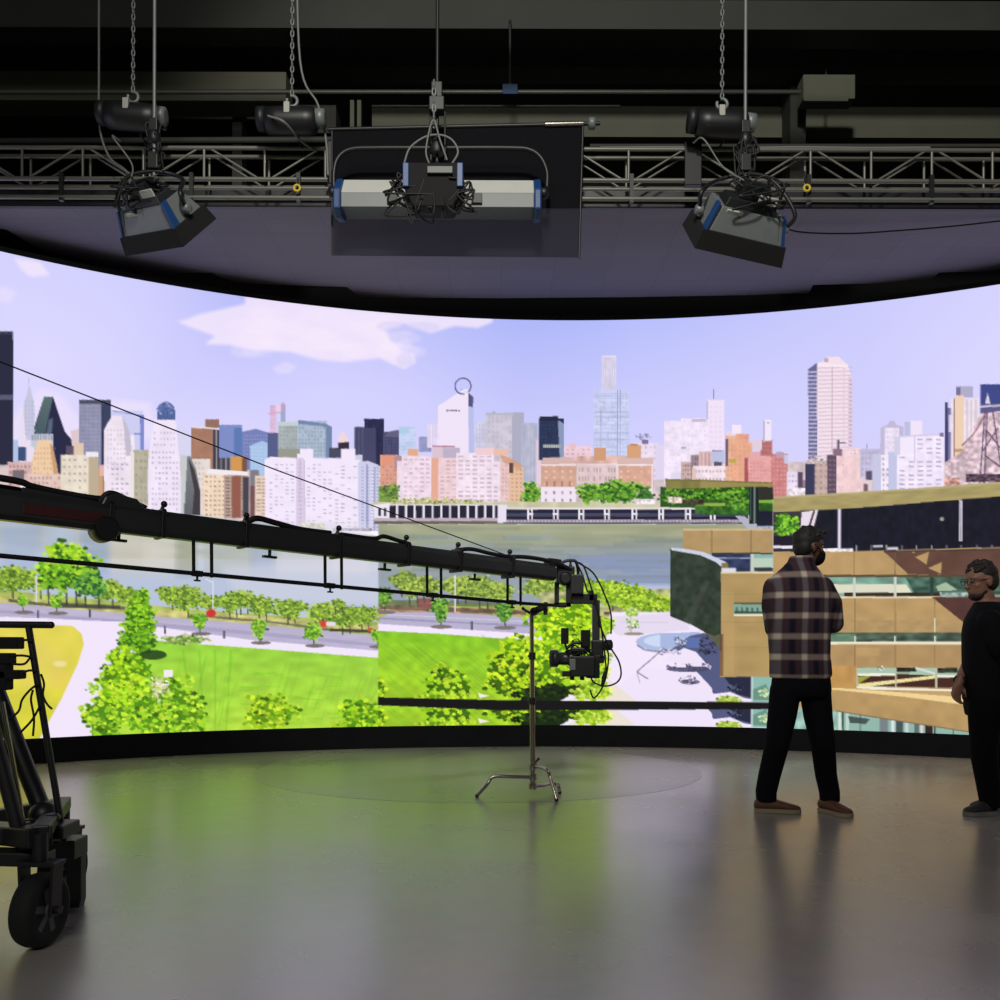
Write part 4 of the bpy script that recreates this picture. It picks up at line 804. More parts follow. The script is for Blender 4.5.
# ------------------------------------------------------------------ chain hoists
def chain(mb, p0, p1, link=.045, r=.006):
    p0 = Vector(p0); p1 = Vector(p1); n = max(2, int((p1 - p0).length / link)); d = (p1 - p0) / n
    for i in range(n):
        c = p0 + d * (i + .5); ax = Vector((1, 0, 0)) if i % 2 else Vector((0, 1, 0)); s = d.normalized()
        w = ax.cross(s)
        q = [c + s * link * .62 * math.sin(2 * math.pi * k / 8) + w * link * .26 * math.cos(2 * math.pi * k / 8) for k in range(9)]
        mb.tube(q, r, 5)
    return mb
def hoist(px, py, Y, label, tilt=0):
    c = at(px, py, Y)
    t = thing('chain_hoist', label, 'hoist', c, 'black chain hoists along the truss')
    ax = Vector((math.cos(R(tilt)), 0, math.sin(R(tilt))))
    MB().lathe([(.06, -.2), (.095, -.19), (.1, -.1), (.1, .1), (.095, .17), (.07, .19)], c, ax, 20).build('motor_body', M['black_metal'], t)
    MB().lathe([(.04, -.265), (.086, -.26), (.09, -.2), (.06, -.199)], c + Vector((0, 0, .012)), ax, 20).build('end_cap', M['housing_dark'], t)
    MB().lathe([(.055, .18), (.07, .185), (.066, .25), (.04, .255)], c + Vector((0, 0, .02)), ax, 20).build('end_cap', M['housing_silver'], t)
    MB().box(c + Vector((-.02, -.05, .05)), (.045, .1, .085)).build('name_plate', M['white_tag'], t, bevel=.006)
    MB().torus(c + Vector((0, 0, .15)), (0, 1, 0), .04, .013, 14, 7, -60, 250).build('hook', M['housing_silver'], t)
    chain(MB(), c + Vector((0, 0, .19)), (c.x, c.y, 6.85)).build('chain', M['housing_silver'], t)
    chain(MB(), c + Vector((.03, 0, -.08)), (c.x + .03, TY + .06, TZ1 + .01), .05).build('load_chain', M['black_metal'], t)
    return t
hoist(133, 117, 6.85, 'black chain hoist above the tilted lamp on the left', -4)
hoist(292, 121, 6.85, 'black chain hoist left of the big flag', 0)
hoist(722, 124, 6.85, 'black chain hoist with white plate above the right hand lamp', -3)

# ------------------------------------------------------------------ lamps
def tangle(mb, c, spread, n, r=.006, seed=1, drop=.06):
    q = random.Random(seed)
    for _ in range(n):
        pts = [Vector(c) + Vector((q.uniform(-1, 1) * spread[0], q.uniform(-1, 1) * spread[1], q.uniform(-1, 1) * spread[2])) for _ in range(5)]
        pts[2].z -= drop
        mb.tube(curve_pts(pts, 6), r, 6)
    return mb

def soft_lamp(px, py, Y, yaw, tilt, roll, label, rod_x, rod_top, sz=1.0, pale=False):
    c = at(px, py, Y)
    t = thing('studio_lamp', label, 'lamp', c, 'square studio lamps at the rig ends')
    Q = Matrix.Rotation(R(roll), 3, 'Y') @ Matrix.Rotation(R(yaw), 3, 'Z') @ Matrix.Rotation(R(tilt), 3, 'X')
    def P(x, y, z): return c + Q @ (Vector((x, y, z)) * sz)
    ax, ay, az = Q @ Vector((1, 0, 0)), Q @ Vector((0, 1, 0)), Q @ Vector((0, 0, 1))
    def slab(name, lo, hi, mt, bev=.008):
        mb = MB(); n = 4
        mb.add([P(*p) for p in lo + hi], [(3, 2, 1, 0), (4, 5, 6, 7), (0, 1, 5, 4), (1, 2, 6, 5), (2, 3, 7, 6), (3, 0, 4, 7)])
        return mb.build(name, mt, t, bevel=bev)
    def rq(w, d, z): return [(-w, -d, z), (w, -d, z), (w, d, z), (-w, d, z)]
    slab('housing', rq(.27, .17, -.07), rq(.22, .11, .09), M['housing_silver'])
    slab('heat_sink', rq(.2, .1, .09), rq(.18, .08, .15), M['housing_dark'])
    for s in (-1, 1):
        lo = [(s * .268, -.172, -.075), (s * .30, -.172, -.075), (s * .30, .172, -.075), (s * .268, .172, -.075)]
        hi = [(s * .22, -.112, .1), (s * .25, -.112, .1), (s * .25, .112, .1), (s * .22, .112, .1)]
        slab('side_cap', lo, hi, M['housing_silver'], .004)
        slab('cap_stripe', [(s * .29, -.19, -.08), (s * .312, -.19, -.08), (s * .312, -.11, -.08), (s * .29, -.11, -.08)], [(s * .24, -.13, .11), (s * .262, -.13, .11), (s * .262, -.07, .11), (s * .24, -.07, .11)], M['blue_cap'], .003)
    # deep open rim (egg crate frame) round the light opening
    for name, lo, hi in (('rim', [(-.32, -.22, -.19), (.32, -.22, -.19), (.32, -.20, -.19), (-.32, -.20, -.19)], [(-.30, -.19, -.06), (.30, -.19, -.06), (.30, -.17, -.06), (-.30, -.17, -.06)]),
                         ('rim', [(-.32, .20, -.19), (.32, .20, -.19), (.32, .22, -.19), (-.32, .22, -.19)], [(-.30, .17, -.06), (.30, .17, -.06), (.30, .19, -.06), (-.30, .19, -.06)]),
                         ('rim', [(-.34, -.22, -.19), (-.32, -.22, -.19), (-.32, .22, -.19), (-.34, .22, -.19)], [(-.32, -.19, -.06), (-.30, -.19, -.06), (-.30, .19, -.06), (-.32, .19, -.06)]),
                         ('rim', [(.32, -.22, -.19), (.34, -.22, -.19), (.34, .22, -.19), (.32, .22, -.19)], [(.30, -.19, -.06), (.32, -.19, -.06), (.32, .19, -.06), (.30, .19, -.06)])):
        slab(name, lo, hi, M['black_matte'], .003)
    slab('diffuser', rq(.29, .18, -.085), rq(.29, .18, -.072), M['diffuser'], .002)
    mb = MB(); mb.box(P(0, 0, .2), (.2 * sz, .13 * sz, .1 * sz), Q); mb.build('power_box', M['housing_dark'], t, bevel=.008)
    MB().box(P(.1, -.07, .165), (.14 * sz, .012, .08 * sz), Q).build('control_panel', M['housing_grey'], t, bevel=.003)
    MB().box(P(-.12, -.11, .04), (.12 * sz, .012, .09 * sz), Q @ Matrix.Rotation(R(20), 3, 'X')).build('control_panel', M['housing_grey'], t, bevel=.003)
    top = Vector((at(rod_x, py, Y).x, Y, c.z + .33 * sz))
    yk = curve_pts([P(-.33, 0, 0), P(-.36, 0, .12), top + Vector((-.2, 0, -.05)), top, top + Vector((.2, 0, -.05)), P(.36, 0, .12), P(.33, 0, 0)], 6)
    MB().tube(yk, .016, 8).build('yoke', M['black_metal'], t)
    for s in (-1, 1): MB().lathe([(.03, 0), (.034, .01), (.03, .05), (.012, .052)], P(s * .31, 0, 0), ax * s, 12).build('tilt_knob', M['housing_silver'], t)
    MB().tube([top + Vector((0, 0, -.03)), (top.x, Y, 6.9)], .012, 8).build('suspension_rod', M['housing_silver'], t)
    MB().box(top + Vector((0, 0, .07)), (.07, .07, .12)).build('clamp', M['black_metal'], t, bevel=.005); MB().box(top + Vector((0, 0, .33)), (.06, .06, .09)).build('clamp', M['black_metal'], t, bevel=.005); MB().lathe([(.03, -.02), (.045, 0), (.045, .05), (.03, .07)], top + Vector((0, 0, .22)), (0, 0, 1), 12).build('swivel', M['black_metal'], t)
    tangle(MB(), P(0, -.03, .2), (.2 * sz, .1, .12 * sz), 7, .007, int(px)).build('cable', M['cable'], t)
    tangle(MB(), top + Vector((0, 0, .12)), (.09, .05, .22), 4, .007, int(px) + 5, 0).build('cable', M['cable'], t)
    MB().tube(curve_pts([P(-.1, 0, .25), top + Vector((-.16, 0, .05)), top + Vector((-.3, 0, .25)), Vector((top.x - .33, Y + .2, at(0, 125, Y).z))], 8), .006, 6).build('power_cable', M['pale_cable'], t)
    return t
soft_lamp(157, 214, 6.5, -30, 52, 7, 'square studio lamp tilted steeply at the left end of the rig', 154, 70, .93)
soft_lamp(742, 220, 6.45, 12, 44, 7, 'square studio lamp tilted slightly at the right end of the rig', 745, 70, 1.0)

# the wide lamp in the middle
WY_ = 6.6
wl = thing('studio_lamp', 'wide pale studio lamp with blue end caps hung in front of the black flag', 'lamp', at(437, 200, WY_))
def wz(py): return at(437, py, WY_).z
def pz(py, Y): return (Y, at(437, py, Y).z)
xa, xb = at(341, 190, WY_).x, at(534, 190, WY_).x  # overhead light painted into the greys: pale top, darker face, darkest underside
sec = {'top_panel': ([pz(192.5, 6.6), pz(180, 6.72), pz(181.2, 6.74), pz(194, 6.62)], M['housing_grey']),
       'housing': ([pz(192.6, 6.602), pz(207, 6.602), pz(218.4, 6.83), pz(184, 6.83), pz(181.8, 6.74)], M['housing_shaded']),
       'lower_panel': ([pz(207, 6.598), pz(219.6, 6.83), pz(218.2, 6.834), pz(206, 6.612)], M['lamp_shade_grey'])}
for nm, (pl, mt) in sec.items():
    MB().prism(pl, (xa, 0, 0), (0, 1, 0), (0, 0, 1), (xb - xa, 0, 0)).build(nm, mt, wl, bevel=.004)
for s, x in ((-1, xa - .055), (1, xb)):
    MB().prism([pz(188, 6.57), pz(208, 6.56), pz(219, 6.66), pz(223, 6.84), pz(183, 6.84), pz(179, 6.7)], (x, 0, 0), (0, 1, 0), (0, 0, 1), (.055, 0, 0)).build('end_cap', M['blue_cap'], wl, bevel=.012)
    MB().lathe([(.035, 0), (.042, .01), (.04, .05), (.015, .06)], (x + (.055 if s > 0 else 0), 6.7, wz(186)), (s, 0, 0), 12).build('tilt_knob', M['black_metal'], wl)
MB().tube(curve_pts(shot([(334, 187), (334, 172), (338, 158), (350, 149.5), (375, 148), (437, 148), (510, 148), (530, 150), (541, 158), (547, 172), (547, 187)], 6.72), 5), .017, 8).build('yoke', M['black_metal'], wl)
cb = MB().prism([(-.21, .31), (.21, .31), (.2, .12), (.14, .0), (-.14, .0), (-.2, .12)], at(433, 206, 6.36), (1, 0, 0), (0, 0, 1), (0, .2, 0)).build('control_box', M['black_matte'], wl, bevel=.01)
for s in (-1, 1): MB().box(at(433 + s * 27, 176, 6.36), (.045, .05, .17)).build('side_plate', M['blue_cap'], cb, bevel=.006)
MB().box(at(440, 170, 6.34), (.18, .02, .05)).build('display', M['lamp_shade_grey'], cb, bevel=.004)
for px in (392, 477): MB().box(at(px, 198, 6.585), (.075, .012, .075)).build('socket_panel', M['housing_dark'], wl, bevel=.003)
tangle(MB(), at(412, 195, 6.4), (.2, .06, .14), 12, .007, 3).build('cable', M['cable'], wl)
tangle(MB(), at(458, 196, 6.4), (.13, .06, .11), 8, .007, 9).build('cable', M['cable'], wl)
ro = MB(); ro.tube([at(437, 162, 6.6), (at(437, 162, 6.6).x, 6.6, 6.9)], .014, 8); ro.tube([at(431, 160, 6.58), at(431, 108, 6.58)], .01, 6); ro.tube([at(445, 160, 6.58), at(445, 112, 6.58)], .008, 6)
ro.build('suspension_rod', M['black_metal'], wl)
MB().box(at(437, 106, 6.56), (.11, .09, .1)).build('clamp', M['housing_dark'], wl, bevel=.006); MB().box(at(437, 92, 6.58), (.08, .07, .12)).build('clamp', M['housing_dark'], wl, bevel=.006); MB().lathe([(.05, -.03), (.06, 0), (.03, .08)], at(437, 150, 6.58), (0, 0, 1), 12).build('swivel', M['housing_dark'], wl)
chain(MB(), at(434, 128, 6.52), at(434, 80, 6.52), .05, .008).build('safety_chain', M['housing_silver'], wl)
cd = MB()
cd.tube(curve_pts(shot([(404, 164), (410, 148), (425, 137), (440, 135), (452, 140), (458, 152), (452, 164)], 6.5), 6), .008, 6)
cd.tube(curve_pts(shot([(430, 166), (426, 150), (433, 120), (440, 140), (447, 160)], 6.48), 6), .007, 6)
cd.build('power_cable', M['pale_cable'], wl)

# black flag behind it
FY = 6.935
fg = thing('flag', 'big rectangular black flag on a rod behind the wide lamp, grey net below', 'flag', at(457, 128, FY))
def sheet(name, q, mt):
    a = [at(x, y, FY) for x, y in q]; b = [p + Vector((0, .01, 0)) for p in a]
    return MB().add(a + b, [(0, 1, 2, 3), (7, 6, 5, 4), (0, 4, 5, 1), (1, 5, 6, 2), (2, 6, 7, 3), (3, 7, 4, 0)]).build(name, mt, fg)
sheet('cloth', [(332, 128), (583, 124), (581, 208), (332, 207)], M['flag_cloth'])
nm_ = M['flag_net'].node_tree; tb = nm_.nodes.new('ShaderNodeBsdfTransparent'); mx = nm_.nodes.new('ShaderNodeMixShader'); mx.inputs[0].default_value = .55
nm_.links.new(nm_.nodes['Principled BSDF'].outputs[0], mx.inputs[1]); nm_.links.new(tb.outputs[0], mx.inputs[2]); nm_.links.new(mx.outputs[0], nm_.nodes['Material Output'].inputs[0])
sheet('net', [(332, 207), (581, 208), (579, 257), (332, 255)], M['flag_net'])
MB().tube([at(328, 129.5, FY), at(600, 123.4, FY)], .015, 8).build('rod', M['black_metal'], fg)
MB().tube([at(545, 124.4, FY - .01), at(583, 123.6, FY - .01)], .02, 10).build('rod_sleeve', M['chrome'], fg)
MB().lathe([(.02, 0), (.045, .01), (.045, .05), (.02, .06)], at(588, 123.5, FY), (1, 0, 0), 12).build('knob', M['housing_silver'], fg)
MB().tube([at(332, 128, FY), at(332, 255, FY)], .008).build('edge_rod', M['black_metal'], fg)
MB().tube([at(583, 125, FY), at(579, 259, FY)], .01).build('edge_rod', M['black_metal'], fg)
# slack cables
wc = MB().tube(curve_pts([at(778, 224.5, 7.6), at(800, 232, 7.6), at(850, 233.5, 7.6), at(900, 230.5, 7.56), at(950, 226.5, 7.5), at(1000, 221, 7.44), at(1012, 219.3, 7.43)], 8), .007, 6).build('sagging_cable', M['cable'])
tag(wc, 'thin black cable sagging below the video ceiling at the right', 'cable')
for k, (pts, lab, mt) in enumerate((([(99, -106, 6.88), (99, 60), (99, 110), (101, 135), (110, 158), (125, 170, 6.7), (140, 188, 6.55)], 'pale cable looping down to the left lamp', 'pale_cable'), ([(268, 116, 6.76), (284, 122, 6.72), (300, 140), (314, 150, 7.04)], 'pale cable slung beside the hoist left of the flag', 'pale_cable'), ([(296, -106, 6.88), (300, 60), (318, 105), (326, 140), (328, 175)], 'pale cable dropping along the left edge of the flag', 'pale_cable'), ([(600, 147.6, 7.06), (676, 147.4, 7.06), (740, 147.8, 7.06), (800, 147.2, 7.06), (860, 147.8, 7.06), (930, 147.6, 7.06)], 'pale cable lying along the top of the truss at the right', 'pale_cable'), ([(180, 147.2, 7.06), (240, 147.6, 7.06), (300, 147.2, 7.06), (326, 147.6, 7.06)], 'dark cable lying along the top of the truss at the left', 'beam_dark'))):
    tag(MB().tube(curve_pts(shot(pts, 6.92), 8), .009, 6).build('cable', M[mt]), lab, 'cable')
# ------------------------------------------------------------------ camera crane
A0, A1 = at(-150, 486, 3.72), at(566, 574.5, 6.2)
def arm_at(px):
    """point of the arm's centre line on the sight line column px"""
    k = (px - PX) / FOC; d = A1 - A0
    t = (k * A0.y - A0.x) / (d.x - k * d.y); return A0 + d * t
cb_ = Vector((-2.32, 3.93, 0))
AD = (A1 - A0).normalized(); AS = AD.cross(Vector((0, 0, 1))).normalized(); AU = AS.cross(AD)
cr = thing('camera_crane', 'long black camera crane arm reaching across the lit wall from the left', 'camera crane', arm_at(-60))
def sect(pa, pb, name, mt, h=.066, w=.055, ch=.022, off=0, parent=None):
    a = arm_at(pa); L = (arm_at(pb) - a)
    pl = [(-w, -h + ch), (-w + ch, -h), (w - ch, -h), (w, -h + ch), (w, h - ch * 1.6), (w - ch * 1.6, h), (-w + ch * 1.6, h), (-w, h - ch * 1.6)]
    return MB().prism(pl, a + AU * off, AS, AU, L).build(name, mt, parent or cr, bevel=.003)
joints = [-120, 108, 160, 243, 336, 404, 456, 508, 552]
for i, (a, b) in enumerate(zip(joints[:-1], joints[1:])):
    sect(a + .4, b - .4, 'arm_section', M['crane_black'], h=.07 - .0022 * i)
sect(20, 100, 'side_panel', M['crane_red'], h=.026, w=.0585, ch=.004, off=-.012)
for j in joints[1:-1]:
    p = arm_at(j)
    MB().prism([(-.062, -.072), (.062, -.072), (.062, .06), (.045, .074), (-.045, .074), (-.062, .06)], p - AD * .012, AS, AU, AD * .024).build('joint_flange', M['black_metal'], cr, bevel=.004)
    MB().tube([p + AU * .06 - AS * .01, p + AU * .1 - AS * .01 + AD * .015], .009).ball(p + AU * .105 - AS * .01 + AD * .017, .017, 10, 7).build('joint_knob', M['black_metal'], cr)
for px in (119, 270, 385, 475):
    p = arm_at(px) - AU * .066
    mb = MB(); mb.tube([p, p - AU * .035], .009); mb.box(p - AU * .037, (.075, .03, .012), Matrix((AD, AS, AU)).transposed()); mb.build('rest_foot', M['black_metal'], cr)
p = arm_at(104); MB().lathe([(.05, -.07), (.06, -.06), (.06, .06), (.05, .07)], p - AU * .06, AS, 16).build('joint_hub', M['black_metal'], cr)
MB().prism([(-.09, .05), (.13, .05), (.08, .105), (-.02, .12), (-.07, .1)], arm_at(117) - AS * .04, AD, AU, AS * .08).build('cable_guard', M['crane_black'], cr, bevel=.01)
MB().bar(arm_at(20) + AU * .075, arm_at(98) + AU * .055, .04, .03).build('top_rail', M['crane_black'], cr, bevel=.003)
# levelling rod with its pairs of hangers
r0, r1 = at(-150, 542, 3.74), at(524, 603.4, 6.13)
def rod_at(px):
    k = (px - PX) / FOC; d = r1 - r0; t = (k * r0.y - r0.x) / (d.x - k * d.y); return r0 + d * t
MB().tube([r0, r1, at(566, 606, 6.22)], .0115, 10).build('levelling_rod', M['black_metal'], cr)
for px in (193.5, 211.5, 325, 341.5, 427, 441, 507.5, 520.5):
    a, b = arm_at(px), rod_at(px)
    MB().tube([a - AU * .05, b - Vector((0, 0, .012))], .0095, 8).build('hanger', M['black_metal'], cr)
for px in (197, 330, 433, 512):
    b = rod_at(px); mb = MB(); mb.box(b - Vector((0, 0, .0)), (.05, .03, .03), Matrix((AD, AS, AU)).transposed()); mb.tube([b, b - Vector((0, 0, .035))], .006); mb.box(b - Vector((0, 0, .036)), (.03, .02, .008), Matrix((AD, AS, AU)).transposed())
    mb.build('rod_clamp', M['black_metal'], cr)
# front end: bracket under the tip, tip block, arched handle, cross arm, drop post
def bx_px(name, x0, y0, x1, y1, Y, depth, mt, parent, bev=.004):
    a = at(x0, y1, Y); b = at(x1, y0, Y); return MB().box(((a.x + b.x) / 2, Y, (a.z + b.z) / 2), (b.x - a.x, depth, b.z - a.z), None).build(name, mt, parent, bevel=bev)
HY = 6.22
bk = MB()
for q in (([554.5, 582, 559, 606]), ([566, 584, 570.5, 607]), ([554, 602.5, 571, 606.5])):
    a, b = at(q[0], q[3], HY), at(q[2], q[1], HY); bk.box((a + b) / 2, (b.x - a.x, .05, b.z - a.z))
bk.build('end_bracket', M['black_metal'], cr, bevel=.003)
bx_px('tip_block', 556, 567, 574, 584, HY, .13, M['black_metal'], cr, .008)
bx_px('tip_block', 570, 575, 583, 594, HY - .02, .12, M['crane_black'], cr, .006)
MB().lathe([(.03, -.075), (.045, -.07), (.045, .07), (.03, .075)], at(565, 579, HY), (0, 1, 0), 14).build('pivot_hub', M['black_metal'], cr)
MB().tube(curve_pts(shot([(561, 570), (561, 564), (566, 561), (572, 560.5), (576, 562), (578, 570), (578, 578)], HY), 6), .011, 8).build('handle', M['black_metal'], cr)
MB().tube([at(570.5, 561, HY), at(570.5, 565.5, HY)], .008).ball(at(570.5, 566, HY), .013, 8, 6).build('handle_knob', M['black_metal'], cr)
bx_px('cross_arm', 571, 594, 597, 604, HY, .07, M['black_metal'], cr, .006)
bx_px('post_cap', 588.5, 590.5, 593.5, 601, HY - .01, .05, M['black_metal'], cr)
bx_px('drop_post', 592, 600, 599.6, 662, HY, .05, M['crane_black'], cr, .006)
bx_px('post_joint', 591, 640, 603, 657, HY - .01, .08, M['black_metal'], cr, .01)
bx_px('lower_arm', 574, 655.5, 604, 663, HY, .06, M['black_metal'], cr, .008)
MB().lathe([(.03, 0), (.038, .01), (.038, .05), (.02, .06)], at(604, 645, HY), (1, 0, 0), 12).build('motor', M['black_metal'], cr)
# cables along the arm
def top_run(pts, r): MB().tube(curve_pts([arm_at(a) + AU * h + AS * s for a, h, s in pts], 8), r, 6).build('arm_cable', M['cable'], cr)
top_run([(-100, .12, .02), (8, .115, .02), (30, .1, .01), (60, .09, 0), (95, .085, 0), (108, .1, 0)], .016)
top_run([(-100, .085, -.03), (8, .085, -.03), (50, .07, -.03), (100, .07, -.02)], .012)
top_run([(98, .07, .01), (104, .11, .02), (112, .118, .02), (128, .1, .0), (145, .072, 0)], .014)
top_run([(246, .07, 0), (256, .095, .01), (275, .085, 0), (300, .068, 0), (330, .068, 0)], .016)
top_run([(340, .07, 0), (372, .07, 0), (383, .092, .0), (398, .078, 0), (406, .072, 0)], .013)
top_run([(457, .07, 0), (470, .085, .01), (490, .075, 0), (508, .07, 0)], .013)
top_run([(508, .07, 0), (524, .082, .0), (540, .078, .02), (556, .06, .03), (566, .03, .05)], .014)
MB().box(arm_at(552) + AU * .07, (.11, .07, .05), Matrix((AD, AS, AU)).transposed()).build('cable_box', M['black_metal'], cr, bevel=.008)
# stay wire from the mast head to the arm
MB().tube([at(-150, 303, 3.75), at(275, 469.5, 4.9), at(514, 558, 5.95)], .0036, 6).build('stay_wire', M['cable'], cr)
# loops of cable hanging off the head
for pts in ([(577, 562), (584, 567), (592, 590), (598, 610), (603, 640), (606, 670), (603, 685)], [(579, 563), (594, 574), (606, 598), (611, 615), (611, 634)], [(598, 620), (606, 640), (612, 650), (619, 662), (621, 675), (616, 683), (604, 686), (592, 680), (592, 664)], [(576, 562), (582, 574), (587, 590), (589, 592)], [(600, 646), (608, 652), (607, 672), (602, 688), (594, 698), (590, 690)]):
    MB().tube(curve_pts(shot(pts, HY - .05), 8), .0058, 6).build('head_cable', M['cable'], cr)
MB().tube(shot([(606, 671), (604, 677), (602, 687)], HY - .05), [.012, .016, .01], 8).build('cable_plug', M['cable'], cr)
# rear of the arm, its fulcrum and the mast that carries the stay
fp = arm_at(-60)
MB().box(fp - AU * .1, (.16, .16, .1), Matrix((AD, AS, AU)).transposed()).build('fulcrum_yoke', M['black_metal'], cr, bevel=.01)
MB().tube([fp + AU * .05, at(-150, 303, 3.75)], [.03, .022], 10).build('mast', M['black_metal'], cr)
MB().lathe([(.05, -.03), (.07, 0), (.05, .03)], fp, AS, 16).build('pivot_hub', M['black_metal'], cr)

# ------------------------------------------------------------------ cinema camera on the head
cm = thing('cinema_camera', 'small black cinema camera slung from the crane tip before the lime green trees', 'camera', at(580, 668, HY - .03))
CY = HY - .05
bx_px('body', 570, 656, 594, 676, CY, .14, M['black_metal'], cm, .008)
MB().lathe([(.05, 0), (.052, .02), (.044, .03), (.044, .09), (.06, .1), (.06, .15), (.05, .152)], at(572, 658.5, CY), (-1, 0, .0), 18).build('lens', M['crane_black'], cm)
MB().lathe([(.045, 0), (.045, .004), (.01, .006)], at(572, 658.5, CY) - Vector((.15, 0, 0)), (-1, 0, 0), 18).build('front_glass', M['black_matte'], cm)
bx_px('matte_box', 551.5, 653, 554, 664, CY, .12, M['black_matte'], cm, .003)
bx_px('baseplate', 562, 671, 590, 676.5, CY, .09, M['black_metal'], cm, .003)
bx_px('side_label', 569.5, 659, 575.5, 670, CY - .073, .006, M['housing_silver'], cm, .002)
bx_px('battery', 586, 660, 599, 678, CY + .01, .12, M['black_matte'], cm, .008)
bx_px('receiver', 561, 628, 568.5, 644, CY, .05, M['black_matte'], cm, .005)
bx_px('monitor', 581, 630, 590, 648, CY, .07, M['black_matte'], cm, .005)
for x0, x1, ya, yb in ((565, 569, 643, 657), (573, 572, 640, 657), (584, 578, 647, 657), (587, 592, 646, 657)):
    MB().tube([at(x0, ya, CY), at(x1, yb, CY)], .008).build('bracket', M['black_metal'], cm)
MB().tube(curve_pts(shot([(567, 648), (574, 643), (582, 644), (588, 650)], CY), 6), .011, 8).build('top_handle', M['black_metal'], cm)
MB().box(at(578, 651, CY), (.1, .08, .05)).build('follow_focus', M['black_metal'], cm, bevel=.01)
tangle(MB(), at(578, 648, CY - .03), (.1, .05, .07), 6, .005, 4).build('cable', M['cable'], cm)
bx_px('foot', 570, 676, 574, 680, CY, .05, M['black_metal'], cm, .003); bx_px('foot', 580, 676, 584, 680, CY, .05, M['black_metal'], cm, .003)
MB().bar(at(594, 659, CY + .01), at(600, 659, CY + .01), .06, .05).build('mount_plate', M['black_metal'], cm, bevel=.004)

# ------------------------------------------------------------------ C-stand
CX = 6.28
base = at(532.5, 797, CX); base.z = 0
cs = thing('c_stand', 'thin steel stand on three bent legs in front of the lit wall', 'light stand', base)
def c(px, py, dy=0): return at(px, py, CX + dy)
colx = c(532.7, 786); top = c(531.5, 611)
MB().tube([colx, c(532.3, 700)], .02, 12).build('column', M['chrome'], cs)
MB().tube([c(532.3, 704), c(532, 655)], .0175, 12).build('riser', M['chrome'], cs)
MB().tube([c(532, 658), c(531.5, 612)], .015, 12).build('riser', M['chrome'], cs)
for py in (701, 656):
    MB().lathe([(.025, -.025), (.025, .025)], c(532.2, py), (0, 0, 1), 12).build('collar', M['black_metal'], cs)
    MB().tube([c(532.2, py), c(529.4, py)], .006).ball(c(528.8, py), .009, 8, 6).build('collar_knob', M['black_metal'], cs)
def leg(pts, mt='chrome'):
    P = curve_pts(pts, 5)
    return MB().tube(P, .0135, 10).build('leg', M[mt], cs)
def gz(p): q = Vector(p); q.z = .0135; return q
f1 = ground(477, 797.5); f2 = ground(556.5, 801.5); f3 = ground(559.5, 794)
leg([c(532.7, 777), c(512, 776.6, -.02), c(497, 776.2, -.03), c(491, 778, -.035), gz(f1) + Vector((.07, .0, .08)), gz(f1)])
leg([c(532.7, 766), c(541, 767, -.05), c(547.5, 770.5, -.12), c(550, 777, -.13), gz(f2) + Vector((-.02, .03, .07)), gz(f2)])
leg([c(532.7, 786), c(543, 785.2, .06), c(551, 783.4, .12), c(556, 784, .14), gz(f3) + Vector((-.01, 0, .05)), gz(f3)])
for f_ in (f1, f2, f3): MB().ball(Vector((f_.x, f_.y, .0135)), (.0145, .0145, .0135), 10, 8).build('rubber_foot', M['black_rubber'], cs)
for py in (766, 777, 786): MB().lathe([(.027, -.022), (.029, -.01), (.029, .01), (.027, .022)], c(532.7, py), (0, 0, 1), 14).build('leg_collar', M['chrome'], cs)
MB().tube([c(533, 765), c(538, 759.5)], .007).ball(c(538.4, 759), .011, 8, 6).build('leg_knob', M['black_metal'], cs)
MB().lathe([(.024, -.03), (.03, -.02), (.03, .02), (.024, .03)], c(534, 611.5), (0, 1, 0), 14).build('grip_head', M['black_metal'], cs)
MB().tube([c(531, 614), c(523.5, 609)], .009).ball(c(523, 608.6), .012, 10, 7).build('tee_handle', M['black_metal'], cs)
MB().bar(c(534, 611), c(545.5, 606.5), .04, .045).build('clamp_arm', M['black_metal'], cs, bevel=.006)
bxp = c(545, 606); MB().box(c(545.5, 608.5), (.03, .04, .09)).build('clamp_jaw', M['black_metal'], cs, bevel=.006)

# ------------------------------------------------------------------ crane dolly
dl = thing('crane_dolly', 'black wheeled dolly with steering handle, cut by the left edge of the picture', 'dolly', (-2.25, 3.7, 0))
def wheel(c0, r, w_, axd, parent):
    ax = Vector(axd).normalized(); c0 = Vector(c0)
    wh = MB().lathe([(r * .6, -w_ * .42), (r * .82, -w_ * .5), (r * .95, -w_ * .42), (r, -w_ * .2), (r, w_ * .2), (r * .95, w_ * .42), (r * .82, w_ * .5), (r * .6, w_ * .42)], c0, ax, 32).build('tyre', M['black_rubber'], parent)
    hub = MB().lathe([(.02, -w_ * .5), (r * .2, -w_ * .48), (r * .22, -w_ * .3), (r * .22, w_ * .3), (r * .2, w_ * .48), (.02, w_ * .5)], c0, ax, 16).build('hub', M['wheel_grey'], wh)
    u = ax.orthogonal().normalized(); v = ax.cross(u)
    for k in range(6):
        a = math.pi * k / 3; d = u * math.cos(a) + v * math.sin(a)
        MB().bar(c0 + d * r * .18, c0 + d * r * .66, r * .2, w_ * .86, ax).build('spoke', M['wheel_grey'], wh)
    MB().lathe([(r * .6, -w_ * .3), (r * .66, -w_ * .42), (r * .66, w_ * .42), (r * .6, w_ * .3)], c0, ax, 28).build('rim', M['wheel_grey'], wh)
    return wh
wa = ground(40, 946); wb = ground(63, 898)
WAX = Vector((.99, -.12, 0))
wr = .128
M['wheel_grey'] = mat('dull grey wheel centre', (84, 90, 90), .6, .1, .2, 20)
pa_, pb_ = Vector((wa.x, wa.y, wr)), Vector((wb.x, wb.y, wr))
